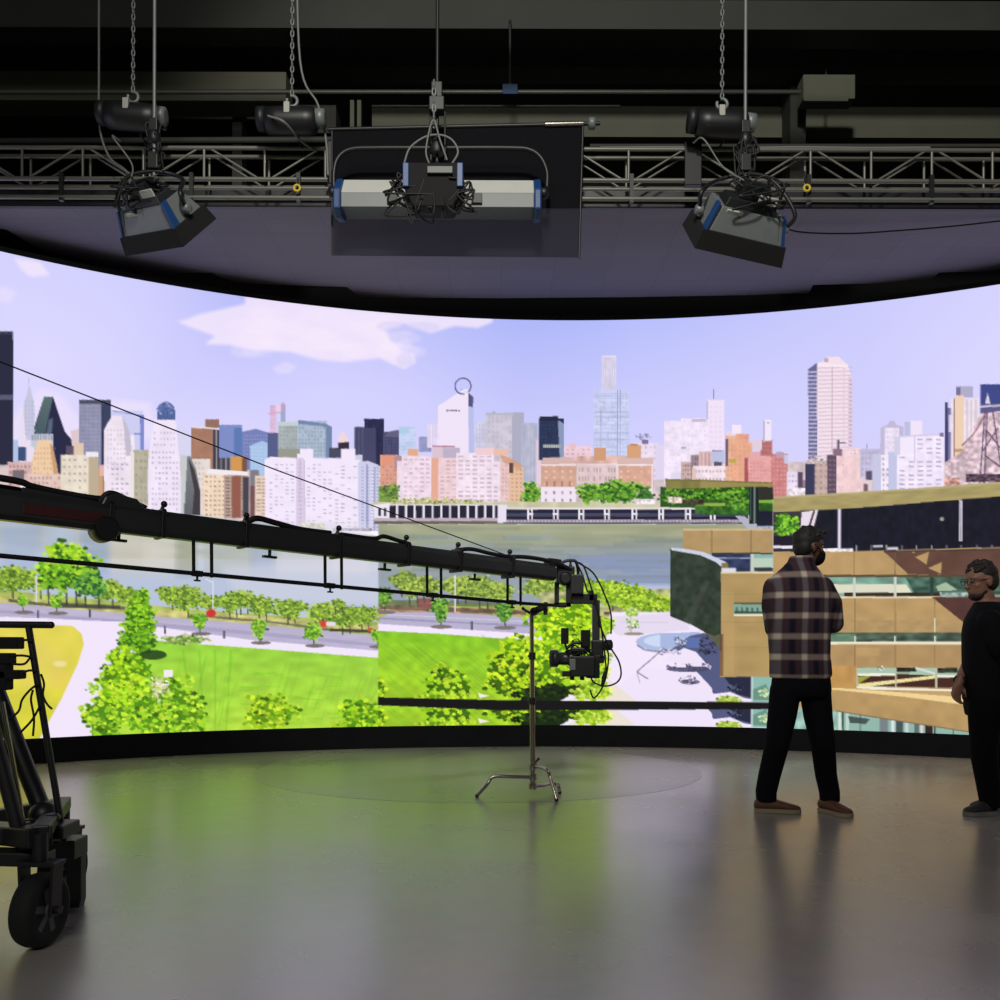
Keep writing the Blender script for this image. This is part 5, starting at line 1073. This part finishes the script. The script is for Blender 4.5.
wheel(pa_, wr, .085, WAX, dl)
wheel(pb_, wr, .085, WAX, dl)
fwd = Vector((WAX.y, -WAX.x, 0)).normalized()
def fork(c0):
    mb = MB(); ax = WAX.normalized()
    for s in (-1, 1):
        mb.bar(c0 + ax * s * .054 - Vector((0, 0, .02)), c0 + ax * s * .062 + Vector((0, 0, .16)), .06, .012, ax)
    mb.box(c0 + Vector((0, 0, .165)), (.075, .15, .016), Matrix((fwd, ax, Vector((0, 0, 1)))).transposed())
    return mb.build('fork', M['black_metal'], dl, bevel=.003)
fork(pa_); fork(pb_)
for c0 in (pa_, pb_):
    MB().tube([c0 + Vector((0, 0, .165)), c0 + Vector((0, 0, .27))], .026, 12).build('kingpin', M['black_metal'], dl)
    MB().tube([c0 - WAX.normalized() * .075, c0 + WAX.normalized() * .075], .014, 10).build('axle', M['black_metal'], dl)
HUBP = Vector((-2.3, 3.72, .3))
for c0 in (pa_, pb_):
    q = c0 + Vector((0, 0, .255)); MB().bar(Vector((HUBP.x, HUBP.y, .30)), q, .09, .07).build('chassis_beam', M['black_metal'], dl, bevel=.006)
MB().bar(pa_ + Vector((0, 0, .27)), pb_ + Vector((0, 0, .27)), .06, .05).build('cross_plate', M['black_metal'], dl, bevel=.006)
rear = [Vector((-2.95, 3.5, wr)), Vector((-2.85, 4.2, wr))]
for q in rear:
    wheel(q, wr, .085, WAX, dl); fork(q); MB().tube([q + Vector((0, 0, .165)), q + Vector((0, 0, .27))], .026, 12).build('kingpin', M['black_metal'], dl)
    MB().bar(Vector((HUBP.x, HUBP.y, .30)), q + Vector((0, 0, .255)), .09, .07).build('chassis_beam', M['black_metal'], dl, bevel=.006)
MB().lathe([(.16, -.07), (.19, -.05), (.19, .06), (.14, .08)], HUBP, (0, 0, 1), 24).build('hub_plate', M['black_metal'], dl)
tp = arm_at(-60) - AU * .16
for q in ((at(44, 815, 3.45)), Vector((-2.62, 4.1, .36)), Vector((-2.66, 3.45, .36))):
    MB().tube([tp + Vector((0, 0, -.05)), q], [.04, .034], 12).build('tripod_leg', M['black_metal'], dl)
    MB().ball(q, .055, 14, 9).build('leg_foot', M['black_metal'], dl)
MB().lathe([(.06, -.12), (.1, -.08), (.11, 0), (.07, .06)], tp, (0, 0, 1), 20).build('tripod_head', M['black_metal'], dl)
MB().tube([at(2, 702, 3.3), at(16, 780, 3.3), at(27, 845, 3.3)], .0085, 10).build('brace_rod', M['chrome'], dl)
MB().tube([at(26, 822, 3.3), at(28, 850, 3.3)], .014, 10).build('brace_sleeve', M['housing_silver'], dl)
MB().tube([at(-18, 690, 3.25), at(24, 850, 3.25)], .026, 10).build('side_strut', M['black_metal'], dl)
# steering pole with its tee bar
MB().tube([at(28.5, 626, 3.42), at(45, 727, 3.42), at(64, 842, 3.42)], .0125, 10).build('steering_pole', M['black_metal'], dl)
MB().tube([at(-6, 624.5, 3.42), at(51, 625, 3.42)], .0135, 12).ball(at(51, 625, 3.42), .0135, 10, 8).build('steering_handle', M['black_metal'], dl)
bp_ = MB(); bp_.box(at(52, 829, 3.4), (.15, .14, .05)); bp_.build('steering_block', M['black_metal'], dl, bevel=.006)
MB().box(at(70, 847, 3.55), (.09, .12, .075)).build('end_block', M['black_metal'], dl, bevel=.006)
MB().prism([(.0, 0), (.06, 0), (.06, -.25), (.045, -.31), (.015, -.35), (-.02, -.36), (.0, -.28)], at(66, 838, 3.62), (1, 0, 0), (0, 0, 1), (0, .05, 0)).build('wheel_guard', M['black_metal'], dl, bevel=.004)
for px, py in ((52, 817), (30, 822), (15, 827)):
    MB().lathe([(.028, -.012), (.032, 0), (.02, .012)], at(px, py, 3.36), (0, 0, 1), 12).build('lock_knob', M['black_metal'], dl)
MB().bar(at(-20, 835, 3.3), at(40, 833, 3.3), .1, .06).build('deck_plate', M['black_metal'], dl, bevel=.006)
MB().bar(at(-20, 856, 3.24), at(50, 858, 3.24), .09, .05).build('deck_plate', M['black_metal'], dl, bevel=.006)
# small control boxes and leads beside the pole
for x0, y0, x1, y1 in ((-6, 637, 21, 649), (-6, 653, 13, 664), (2, 670, 23, 679), (-4, 664, 10, 690)):
    bx_px('control_unit', x0, y0, x1, y1, 3.44, .06, M['black_matte'], dl, .006)
for pts in ([(20, 641), (26, 640), (31, 641)], [(12, 656), (22, 655.5), (32, 657)], [(22, 673), (29, 670.5), (35, 671)], [(12, 664), (24, 664), (30, 658)], [(38, 684), (30, 690), (22, 700), (18, 712), (2, 724)], [(40, 706), (32, 720), (20, 733)], [(41, 674), (44, 684), (43, 695), (47, 704), (52, 709)], [(33, 690), (31, 700), (34, 718), (33, 736)]):
    MB().tube(curve_pts(shot(pts, 3.4), 6), .0045, 6).build('lead', M['cable'], dl)
# ------------------------------------------------------------------ people
random.seed(4)
def rings(mb, rs, n=20, cap=True):
    """closed loft through (centre, half width, half depth, yaw in degrees)"""
    vs = []
    for c0, a, b, yw in rs:
        c0 = Vector(c0); u = Vector((math.cos(R(yw)), math.sin(R(yw)), 0)); v = Vector((-u.y, u.x, 0))
        for j in range(n):
            t = 2 * math.pi * j / n; ct, st = math.cos(t), math.sin(t)
            e = .86
            vs.append(c0 + u * a * math.copysign(abs(ct) ** e, ct) + v * b * math.copysign(abs(st) ** e, st))
    k = len(rs); o = [(i * n + j, i * n + (j + 1) % n, (i + 1) * n + (j + 1) % n, (i + 1) * n + j) for i in range(k - 1) for j in range(n)]
    o += [tuple(reversed(range(n))), tuple(range((k - 1) * n, k * n))]
    return mb.add(vs, o, True)

def limb(mb, pts, rs, n=14, end=True):
    P = [Vector(p) for p in pts]
    mb.tube(P, list(rs), n)
    for p, r in list(zip(P, rs))[:None if end else -1]: mb.ball(p, r * .985, 14, 9)
    return mb

def fuse(mb, name, mt, parent, vox, smooth=6):
    """overlapping closed volumes -> one continuous skin"""
    me = mb.mesh('tmp'); o = bpy.data.objects.new('tmp', me); col.objects.link(o)
    rm = o.modifiers.new('r', 'REMESH'); rm.mode = 'VOXEL'; rm.voxel_size = vox; rm.use_smooth_shade = True
    if smooth:
        s = o.modifiers.new('s', 'SMOOTH'); s.factor = .5; s.iterations = smooth
    dg = bpy.context.evaluated_depsgraph_get(); dg.update()
    nm = bpy.data.meshes.new_from_object(o.evaluated_get(dg)); nm.name = name
    bpy.data.objects.remove(o); bpy.data.meshes.remove(me)
    nm.transform(Matrix.Translation(-wloc(parent))); nm.materials.clear(); nm.materials.append(mt)
    nm.polygons.foreach_set('use_smooth', [True] * len(nm.polygons))
    r = bpy.data.objects.new(name, nm); col.objects.link(r); r.parent = parent
    return r

def hand(mb, wrist, aim, palm_n, side, sc=1.0, curl=25):
    """palm, four unequal bent fingers and a thumb; aim = direction of the fingers, palm_n = palm normal"""
    aim = Vector(aim).normalized(); pn = Vector(palm_n); pn = (pn - aim * pn.dot(aim)).normalized(); sd = aim.cross(pn) * side
    Q = Matrix((sd, aim, pn)).transposed(); wrist = Vector(wrist)
    mb.ball(wrist + aim * .045 * sc, (.041 * sc, .055 * sc, .018 * sc), 14, 10, Q)
    limb(mb, [wrist - aim * .03, wrist + aim * .02], [.026 * sc, .025 * sc], 10)
    for k, (off, L) in enumerate(((.03, .072), (.010, .082), (-.010, .076), (-.029, .058))):
        p = wrist + aim * .088 * sc + sd * off * sc; d = aim.copy(); pts = [p - aim * .03 * sc, p]
        for sg in (.45, .32, .25):
            d = (d * math.cos(R(curl)) + pn * math.sin(R(curl))).normalized(); p = p + d * L * sg * sc; pts.append(p)
        limb(mb, pts, [.0105 * sc, .0103 * sc, .0096 * sc, .0088 * sc, .0075 * sc], 8)
    p = wrist + aim * .03 * sc + sd * .034 * sc; d = (aim * .65 + sd * .7 + pn * .35).normalized(); pts = [p, p + d * .032 * sc]
    d = (aim * .85 + sd * .25 + pn * .5).normalized(); pts += [pts[-1] + d * .03 * sc]; pts += [pts[-1] + d * .022 * sc]
    limb(mb, pts, [.014 * sc, .0125 * sc, .011 * sc, .0085 * sc], 8)

def head(mb, c0, face, tilt=0, sc=1.0):
    """c0 = centre of the head; face = yaw (degrees, 0 = +X); returns frame function"""
    Q = Matrix.Rotation(R(face), 3, 'Z') @ Matrix.Rotation(R(tilt), 3, 'Y')
    c0 = Vector(c0)
    def P(x, y, z): return c0 + Q @ (Vector((x, y, z)) * sc)
    mb.ball(P(-.012, 0, .03), (.098 * sc, .077 * sc, .092 * sc), 22, 16, Q)         # skull
    mb.ball(P(.024, 0, -.035), (.064 * sc, .06 * sc, .088 * sc), 18, 14, Q)        # face
    mb.ball(P(.048, 0, -.092), (.034 * sc, .034 * sc, .028 * sc), 14, 10, Q)       # chin
    mb.ball(P(.002, 0, -.075), (.058 * sc, .052 * sc, .04 * sc), 14, 10, Q)        # jaw
    limb(mb, [P(.084, 0, .012), P(.098, 0, -.012), P(.106, 0, -.03)], [.009 * sc, .0115 * sc, .0135 * sc], 8)   # nose
    for s in (-1, 1):
        mb.ball(P(.1, s * .012, -.034), (.009 * sc, .008 * sc, .007 * sc), 8, 6, Q)
        mb.ball(P(.07, s * .034, .028), (.018 * sc, .026 * sc, .007 * sc), 10, 8, Q)   # brow
        mb.ball(P(.056, s * .046, -.022), (.02 * sc, .018 * sc, .016 * sc), 10, 8, Q)  # cheek
        mb.ball(P(-.012, s * .079, -.008), (.019 * sc, .009 * sc, .032 * sc), 10, 8, Q)  # ear
    mb.ball(P(.083, 0, -.057), (.012 * sc, .022 * sc, .006 * sc), 10, 8, Q)
    mb.ball(P(.081, 0, -.068), (.012 * sc, .02 * sc, .007 * sc), 10, 8, Q)
    return P, Q

def eyes(P, Q, sc, parent):
    for s in (-1, 1):
        e = MB().ball(P(.074, s * .032, .008), (.011 * sc, .013 * sc, .010 * sc), 12, 8, Q).build('eye', M['eye_white'], parent)
        MB().ball(P(.083, s * .032, .008), (.004 * sc, .0055 * sc, .0055 * sc), 10, 6, Q).build('iris', M['black_matte'], e)

def shoe(parent, heel, toe, name, upper, sole, w_=.046):
    heel = Vector(heel); toe = Vector(toe); d = (toe - heel); L = d.length; d.normalize(); s = Vector((-d.y, d.x, 0))
    def ring(t, hw, z0, z1, n=14):
        c0 = heel + d * L * t
        return [c0 + s * hw * math.cos(2 * math.pi * j / n) + Vector((0, 0, (z0 + z1) / 2 + (z1 - z0) / 2 * math.sin(2 * math.pi * j / n))) for j in range(n)]
    prof = [(.0, .022, .03, .062), (.04, .033, .018, .088), (.18, .037, .016, .098), (.34, .036, .016, .094), (.5, .038, .016, .082), (.7, .046, .016, .066), (.86, .042, .016, .054), (.96, .028, .018, .046), (1.0, .012, .024, .036)]
    vs = []
    for t, hw, z0, z1 in prof: vs += ring(t, hw * w_ / .046, z0, z1)
    n = 14; k = len(prof); fs = [(i * n + j, i * n + (j + 1) % n, (i + 1) * n + (j + 1) % n, (i + 1) * n + j) for i in range(k - 1) for j in range(n)] + [tuple(reversed(range(n))), tuple(range((k - 1) * n, k * n))]
    up = MB().add(vs, fs, True).build(name, upper, parent)
    out = []
    for t, hw in ((0, .024), (.06, .036), (.2, .04), (.38, .037), (.55, .042), (.72, .05), (.88, .046), (.97, .03), (1.01, .012)): out.append((t * L, hw * w_ / .046))
    poly_ = [(a, b) for a, b in out] + [(a, -b) for a, b in reversed(out)]
    MB().prism(poly_, Vector((heel.x, heel.y, .001)), d, s, (0, 0, .026)).build('sole', sole, up, bevel=.003)
    return up

def cloth_mat(name, rgb, rough=.9): return mat(name, rgb, rough, 0, .2, 25, .15, .1)
M['eye_white'] = mat('eye white', (120, 112, 106), .4)
M['skin_brown'] = mat('brown skin', (80, 52, 42), .55, 0, .08, 20)
M['skin_fair'] = mat('fair skin', (138, 98, 80), .55, 0, .06, 20)
M['hair_black'] = mat('black hair', (20, 17, 17), .7, 0, .35, 60, .5)
M['hair_brown'] = mat('dark brown hair', (36, 27, 23), .7, 0, .35, 60, .5)
M['jeans'] = cloth_mat('black denim', (15, 15, 21))
M['trousers'] = cloth_mat('black trousers', (15, 15, 17))
M['tee'] = cloth_mat('black tee cloth', (20, 21, 25))
M['mask'] = cloth_mat('black mask cloth', (18, 18, 20))
M['boot'] = mat('brown leather', (98, 62, 42), .6, 0, .15, 15)
M['sole'] = mat('pale sole', (150, 135, 112), .7)
M['sneaker'] = mat('dark grey shoe', (46, 42, 42), .7)
M['sole_grey'] = mat('grey sole', (120, 116, 112), .7)

def plaid():
    m = bpy.data.materials.new('brown and navy plaid flannel'); m.use_nodes = True; nt = m.node_tree; b = nt.nodes['Principled BSDF']; L = nt.links.new
    tc = nt.nodes.new('ShaderNodeTexCoord'); sp = nt.nodes.new('ShaderNodeSeparateXYZ'); L(tc.outputs['Object'], sp.inputs[0])
    def math_(op, a, bb=None):
        n = nt.nodes.new('ShaderNodeMath'); n.operation = op
        for i, q in ((0, a), (1, bb)):
            if q is None: continue
            if isinstance(q, (int, float)): n.inputs[i].default_value = q
            else: L(q, n.inputs[i])
        return n.outputs[0]
    def stripe(coord, period, phase, width):
        f = math_('FRACT', math_('ADD', math_('DIVIDE', coord, period), phase + 10))
        d = math_('ABSOLUTE', math_('SUBTRACT', f, .5))
        mr = nt.nodes.new('ShaderNodeMapRange'); mr.inputs[1].default_value = width; mr.inputs[2].default_value = width * .45; L(d, mr.inputs[0]); return mr.outputs[0]
    x = math_('ADD', sp.outputs[0], math_('MULTIPLY', sp.outputs[1], .2)); z = sp.outputs[2]
    hz = stripe(z, .129, PLAID_Z, .19); vt = stripe(x, .135, PLAID_X, .16)
    dk = stripe(x, .135, PLAID_X + .5, .17)
    def mixc(f, a, c2):
        n = nt.nodes.new('ShaderNodeMix'); n.data_type = 'RGBA'
        for i, q in ((6, a), (7, c2)):
            if isinstance(q, tuple): n.inputs[i].default_value = [float(v) for v in lin(q)] + [1]
            else: L(q, n.inputs[i])
        L(f, n.inputs[0]); return n.outputs[2]
    base_ = mixc(dk, (62, 46, 52), (30, 28, 42))
    v2 = mixc(math_('MULTIPLY', vt, .55), base_, (112, 108, 116))
    h2 = mixc(math_('MULTIPLY', hz, .8), v2, (140, 122, 118))
    both = mixc(math_('MULTIPLY', hz, math_('MULTIPLY', vt, .75)), h2, (205, 192, 172))
    L(both, b.inputs['Base Color']); b.inputs['Roughness'].default_value = .95; b.inputs['Specular IOR Level'].default_value = .1
    return m
PLAID_Z, PLAID_X = .833, .82

# --- the man in the plaid shirt, seen from behind
MY = 5.71
def q1(px, py, dy=0.0): return at(px, py, MY + dy)
m1 = thing('person', 'standing person seen from behind in brown plaid shirt, black trousers and black face mask', 'person', (at(800, 812, MY).x, MY, 0))
SY = -14      # shoulder yaw
def torso(mb, g=0.0):
    rings(mb, ([(q1(801, 692), .16 + g, .105 + g, SY)] if g == 0 else []) + [(q1(800, 678), .172 + g, .118 + g, SY), (q1(799.5, 655), .172 + g, .115 + g, SY), (q1(799, 635), .178 + g, .115 + g, SY), (q1(798.5, 612), .188 + g, .122 + g, SY), (q1(798, 592), .19 + g, .125 + g, SY),
                (q1(798, 580), .16 + g, .115 + g, SY), (q1(798.5, 573), .125 + g, .1 + g, SY), (q1(799.5, 567), .09 + g, .08 + g, SY), (q1(800.5, 561), .068 + g * .6, .066 + g * .6, SY)], 24)
ra = [q1(821, 588, -.02), q1(830.5, 604, -.03), q1(833, 623, .02), q1(826, 627, .16), q1(818, 623, .27)]
la = [q1(775.5, 588, .05), q1(773, 606, .09), q1(775, 628, .13), q1(786, 627, .26), q1(798, 622, .34)]
hc = q1(809.5, 547.5)
B = MB()
torso(B)
limb(B, [q1(800, 580), q1(800.5, 564), q1(805, 556)], [.07, .06, .056])
P1, Q1 = head(B, hc, 14, 4, .95)
for a in (ra, la): limb(B, a, [.056, .05, .044, .038, .03])
hand(B, ra[-1], (-.35, .85, .1), (0, .1, 1), 1, 1, 32); hand(B, la[-1], (.35, .85, .05), (0, .1, 1), -1, 1, 32)
LH, LK, LA = q1(787, 690, 0), q1(777, 745, -.02), q1(766, 799, 0)
LP = [LH + Vector((-.01, 0, 0)), q1(782, 716, 0), LK, q1(769.5, 775, .02), q1(766, 792, .02), q1(766.5, 804, .01)]
RH, RK, RA = q1(815, 690, 0), q1(823, 745, -.03), q1(829, 799, 0)
RP = [RH, q1(818, 716, 0), RK, q1(826, 775, .02), q1(829.5, 792, .02), q1(830, 804, .01)]
limb(B, LP, [.08, .07, .058, .05, .042, .036]); limb(B, RP, [.08, .07, .058, .05, .042, .036])
fuse(B, 'body', M['skin_brown'], m1, .008, 4)
S = MB(); torso(S, .014)
rings(S, [(q1(800.5, 675), .192, .137, SY), (q1(800, 660), .188, .13, SY)], 24)
for a in (ra, la): limb(S, a[:4] + [a[3].lerp(a[4], .75)], [.08, .074, .068, .054, .046])
sh = fuse(S, 'shirt', plaid(), m1, .009, 5)
cl = MB(); rings(cl, [(q1(799.8, 566), .085, .08, SY), (q1(800.5, 561), .078, .075, SY), (q1(801.5, 556.5), .072, .072, SY), (q1(801.5, 557.5), .066, .066, SY), (q1(801, 562), .066, .066, SY)], 24)
cl.build('collar', sh.data.materials[0], m1)
T = MB()
rings(T, [(q1(800.5, 697), .175, .11, SY), (q1(801, 690), .185, .13, SY), (q1(801, 680), .18, .125, SY), (q1(801, 670), .165, .115, SY)], 24)
limb(T, LP[:5] + [LP[5] + Vector((0, 0, .012))], [.098, .09, .076, .07, .067, .064], end=False)
limb(T, RP[:5] + [RP[5] + Vector((0, 0, .012))], [.098, .09, .076, .068, .065, .062], end=False)
fuse(T, 'trousers', M['jeans'], m1, .009, 4)
shoe(m1, q1(754, 812) * Vector((1, 1, 0)) if False else Vector((q1(755, 812).x, MY + .02, 0)), Vector((q1(799.5, 812).x, MY - .02, 0)), 'shoe', M['boot'], M['sole'])
shoe(m1, Vector((q1(823, 812).x, MY + .05, 0)), Vector((q1(840.5, 815).x, MY - .17, 0)), 'shoe', M['boot'], M['sole'], .05)
Hh = MB()
Hh.ball(P1(-.022, 0, .048), (.094, .078, .082), 20, 14, Q1)
Hh.ball(P1(-.05, 0, .0), (.06, .073, .072), 18, 12, Q1)
for i in range(60):
    a = random.random() * 6.28; e = random.uniform(.1, 1.2)
    Hh.ball(P1(-.015 + .093 * math.cos(a) * math.cos(e), .08 * math.sin(a) * math.cos(e), .052 + .088 * math.sin(e)), random.uniform(.011, .016), 8, 6)
for k in range(12): Hh.ball(P1(.03 + .0055 * k, random.uniform(-.045, .045), .108 + random.uniform(-.004, .01)), .019, 8, 6)
fuse(Hh, 'hair', M['hair_black'], m1, .006, 2)
Mk = MB(); Mk.ball(P1(.05, 0, -.06), (.061, .059, .057), 18, 12, Q1); Mk.ball(P1(.085, 0, -.042), (.034, .034, .036), 14, 10, Q1)
mk = fuse(Mk, 'face_mask', M['mask'], m1, .006, 4)
for s in (-1, 1): MB().tube([P1(.06, s * .06, -.04), P1(.02, s * .077, -.01), P1(-.015, s * .086, .01)], .003, 6).build('ear_loop', M['mask'], mk)
eyes(P1, Q1, .95, m1)

# --- the man in the black tee at the right edge, in profile
NY = 5.74
def q2(px, py, dy=0.0): return at(px, py, NY + dy)
m2 = thing('person', 'standing person in black tee and trousers at the right edge, facing left in profile', 'person', (at(984, 812, NY).x, NY, 0))
VY = 72       # shoulders nearly along the view
def torso2(mb, g=0.0):
    rings(mb, [(q2(986, 706), .155 + g, .11 + g, VY), (q2(986, 690), .162 + g, .118 + g, VY), (q2(985, 668), .165 + g, .118 + g, VY), (q2(985, 650), .175 + g, .12 + g, VY), (q2(985.5, 632), .19 + g, .122 + g, VY), (q2(986.5, 620), .19 + g, .115 + g, VY), (q2(987.5, 612), .16 + g, .098 + g, VY), (q2(988, 606), .11 + g, .08 + g, VY), (q2(987, 602), .07 + g * .6, .066 + g * .6, VY)], 24)
na = [q2(990, 622, -.16), q2(999, 642, -.2), q2(1008, 661, -.2), q2(1012, 679, -.22), q2(1012, 695, -.22)]
fa = [q2(983, 622, .17), q2(977, 643, .19), q2(971, 660, .16), q2(964, 672, .07), q2(959, 682, -.01)]
B = MB(); torso2(B)
limb(B, [q2(988, 612), q2(986, 601), q2(984, 594)], [.07, .058, .056])
P2, Q2 = head(B, q2(980.5, 581.5), 186, 6, .98)
limb(B, na, [.056, .048, .043, .036, .028]); limb(B, fa, [.056, .048, .043, .036, .028])
hand(B, na[-1], (-.1, .1, -.95), (.2, 1, .1), 1, 1, 28); hand(B, fa[-1], (-.3, -.15, -.9), (.3, -1, .1), -1, 1, 30)
for hp, kn, an in ((q2(985, 706, -.09), q2(984, 757, -.09), q2(990, 800, -.08)), (q2(988, 706, .09), q2(990, 757, .1), q2(996, 800, .1))):
    limb(B, [hp, kn, an, Vector((an.x, an.y, .055))], [.082, .057, .041, .036])
fuse(B, 'body', M['skin_fair'], m2, .008, 4)
S = MB(); torso2(S, .012)
rings(S, [(q2(986, 700), .178, .135, VY), (q2(985.5, 684), .178, .132, VY)], 24)
limb(S, na[:2] + [na[1].lerp(na[2], .35)], [.078, .072, .072]); limb(S, fa[:2] + [fa[1].lerp(fa[2], .35)], [.078, .072, .072])
fuse(S, 't_shirt', M['tee'], m2, .009, 5)
T = MB()
rings(T, [(q2(986.5, 716), .16, .12, VY), (q2(986.5, 706), .172, .132, VY), (q2(986, 694), .165, .125, VY)], 24)
limb(T, [q2(985, 708, -.09), q2(984, 757, -.09), q2(989.5, 795, -.08), q2(990, 802, -.08)], [.102, .078, .066, .062]); limb(T, [q2(988, 708, .09), q2(990, 757, .1), q2(995.5, 795, .1), q2(996, 802, .1)], [.102, .078, .066, .062])
fuse(T, 'trousers', M['trousers'], m2, .009, 4)
for hx, tx, dy in ((995.5, 961.5, -.08), (1003, 968, .1)):
    shoe(m2, Vector((q2(hx, 812, dy).x, NY + dy, 0)), Vector((q2(tx, 812, dy).x, NY + dy - .04, 0)), 'shoe', M['sneaker'], M['sole_grey'])
Hh = MB()
Hh.ball(P2(-.022, 0, .048), (.093, .078, .082), 20, 14, Q2); Hh.ball(P2(-.052, 0, .0), (.06, .077, .074), 18, 12, Q2)
for i in range(70):
    a = random.random() * 6.28; e = random.uniform(.1, 1.3)
    Hh.ball(P2(-.012 + .09 * math.cos(a) * math.cos(e), .077 * math.sin(a) * math.cos(e), .055 + .086 * math.sin(e)), random.uniform(.008, .013), 8, 6)
fuse(Hh, 'hair', M['hair_brown'], m2, .006, 2)
Bd = MB(); Bd.ball(P2(.036, 0, -.09), (.05, .052, .034), 16, 10, Q2); Bd.ball(P2(.008, 0, -.07), (.05, .058, .034), 16, 10, Q2)
fuse(Bd, 'beard', M['hair_brown'], m2, .006, 3)
gl = MB()
for s in (-1, 1):
    gl.torus(P2(.1, s * .034, .006), Q2 @ Vector((1, 0, 0)), .021, .0022, 20, 6); gl.tube([P2(.099, s * .055, .01), P2(-.01, s * .084, .012)], .0022, 6)
gl.tube([P2(.104, -.013, .008), P2(.104, .013, .008)], .0022, 6); gl.build('glasses', M['black_metal'], m2)
wv = (fa[-1] - fa[-2]).normalized(); MB().lathe([(.034, -.012), (.038, -.01), (.038, .01), (.034, .012)], fa[-1] - wv * .02, wv, 16).build('wristband', M['black_rubber'], m2)
eyes(P2, Q2, .98, m2)
# ------------------------------------------------------------------ light
w = bpy.data.worlds.new('world'); scene.world = w; w.use_nodes = True
w.node_tree.nodes['Background'].inputs[0].default_value = (.55, .6, .62, 1)
w.node_tree.nodes['Background'].inputs[1].default_value = .055

hl = bpy.data.lights.new('house_light', 'SPOT'); hl.energy = 1900; hl.color = (1, .97, .88); hl.spot_size = R(62); hl.spot_blend = .45; hl.shadow_soft_size = .35
ho = bpy.data.objects.new('house_light', hl); col.objects.link(ho); ho.location = (-.3, -1.0, 7.9)
ho.rotation_euler = (Vector((1.1, 6.8, 5.3)) - ho.location).to_track_quat('-Z', 'Y').to_euler()

fl = bpy.data.lights.new('added_fill_light', 'AREA'); fl.shape = 'RECTANGLE'; fl.size = 5; fl.size_y = 1.2; fl.energy = 230; fl.color = (1, .96, .9)  # added fill lamp out of view, brightens the two men from the front
fo = bpy.data.objects.new('added_fill_light', fl); col.objects.link(fo); fo.location = (-1, -4.5, 6.6)
fo.rotation_euler = (Vector((1, 6, 1)) - fo.location).to_track_quat('-Z', 'Y').to_euler()
vs_ = scene.view_settings
scene.display_settings.display_device = 'sRGB'
vs_.view_transform = 'Standard'; vs_.look = 'None'; vs_.exposure = 0; vs_.gamma = 1; vs_.use_curve_mapping = False
scene.cycles.use_denoising = True
scene.cycles.max_bounces = 8
scene.cycles.sample_clamp_indirect = 6
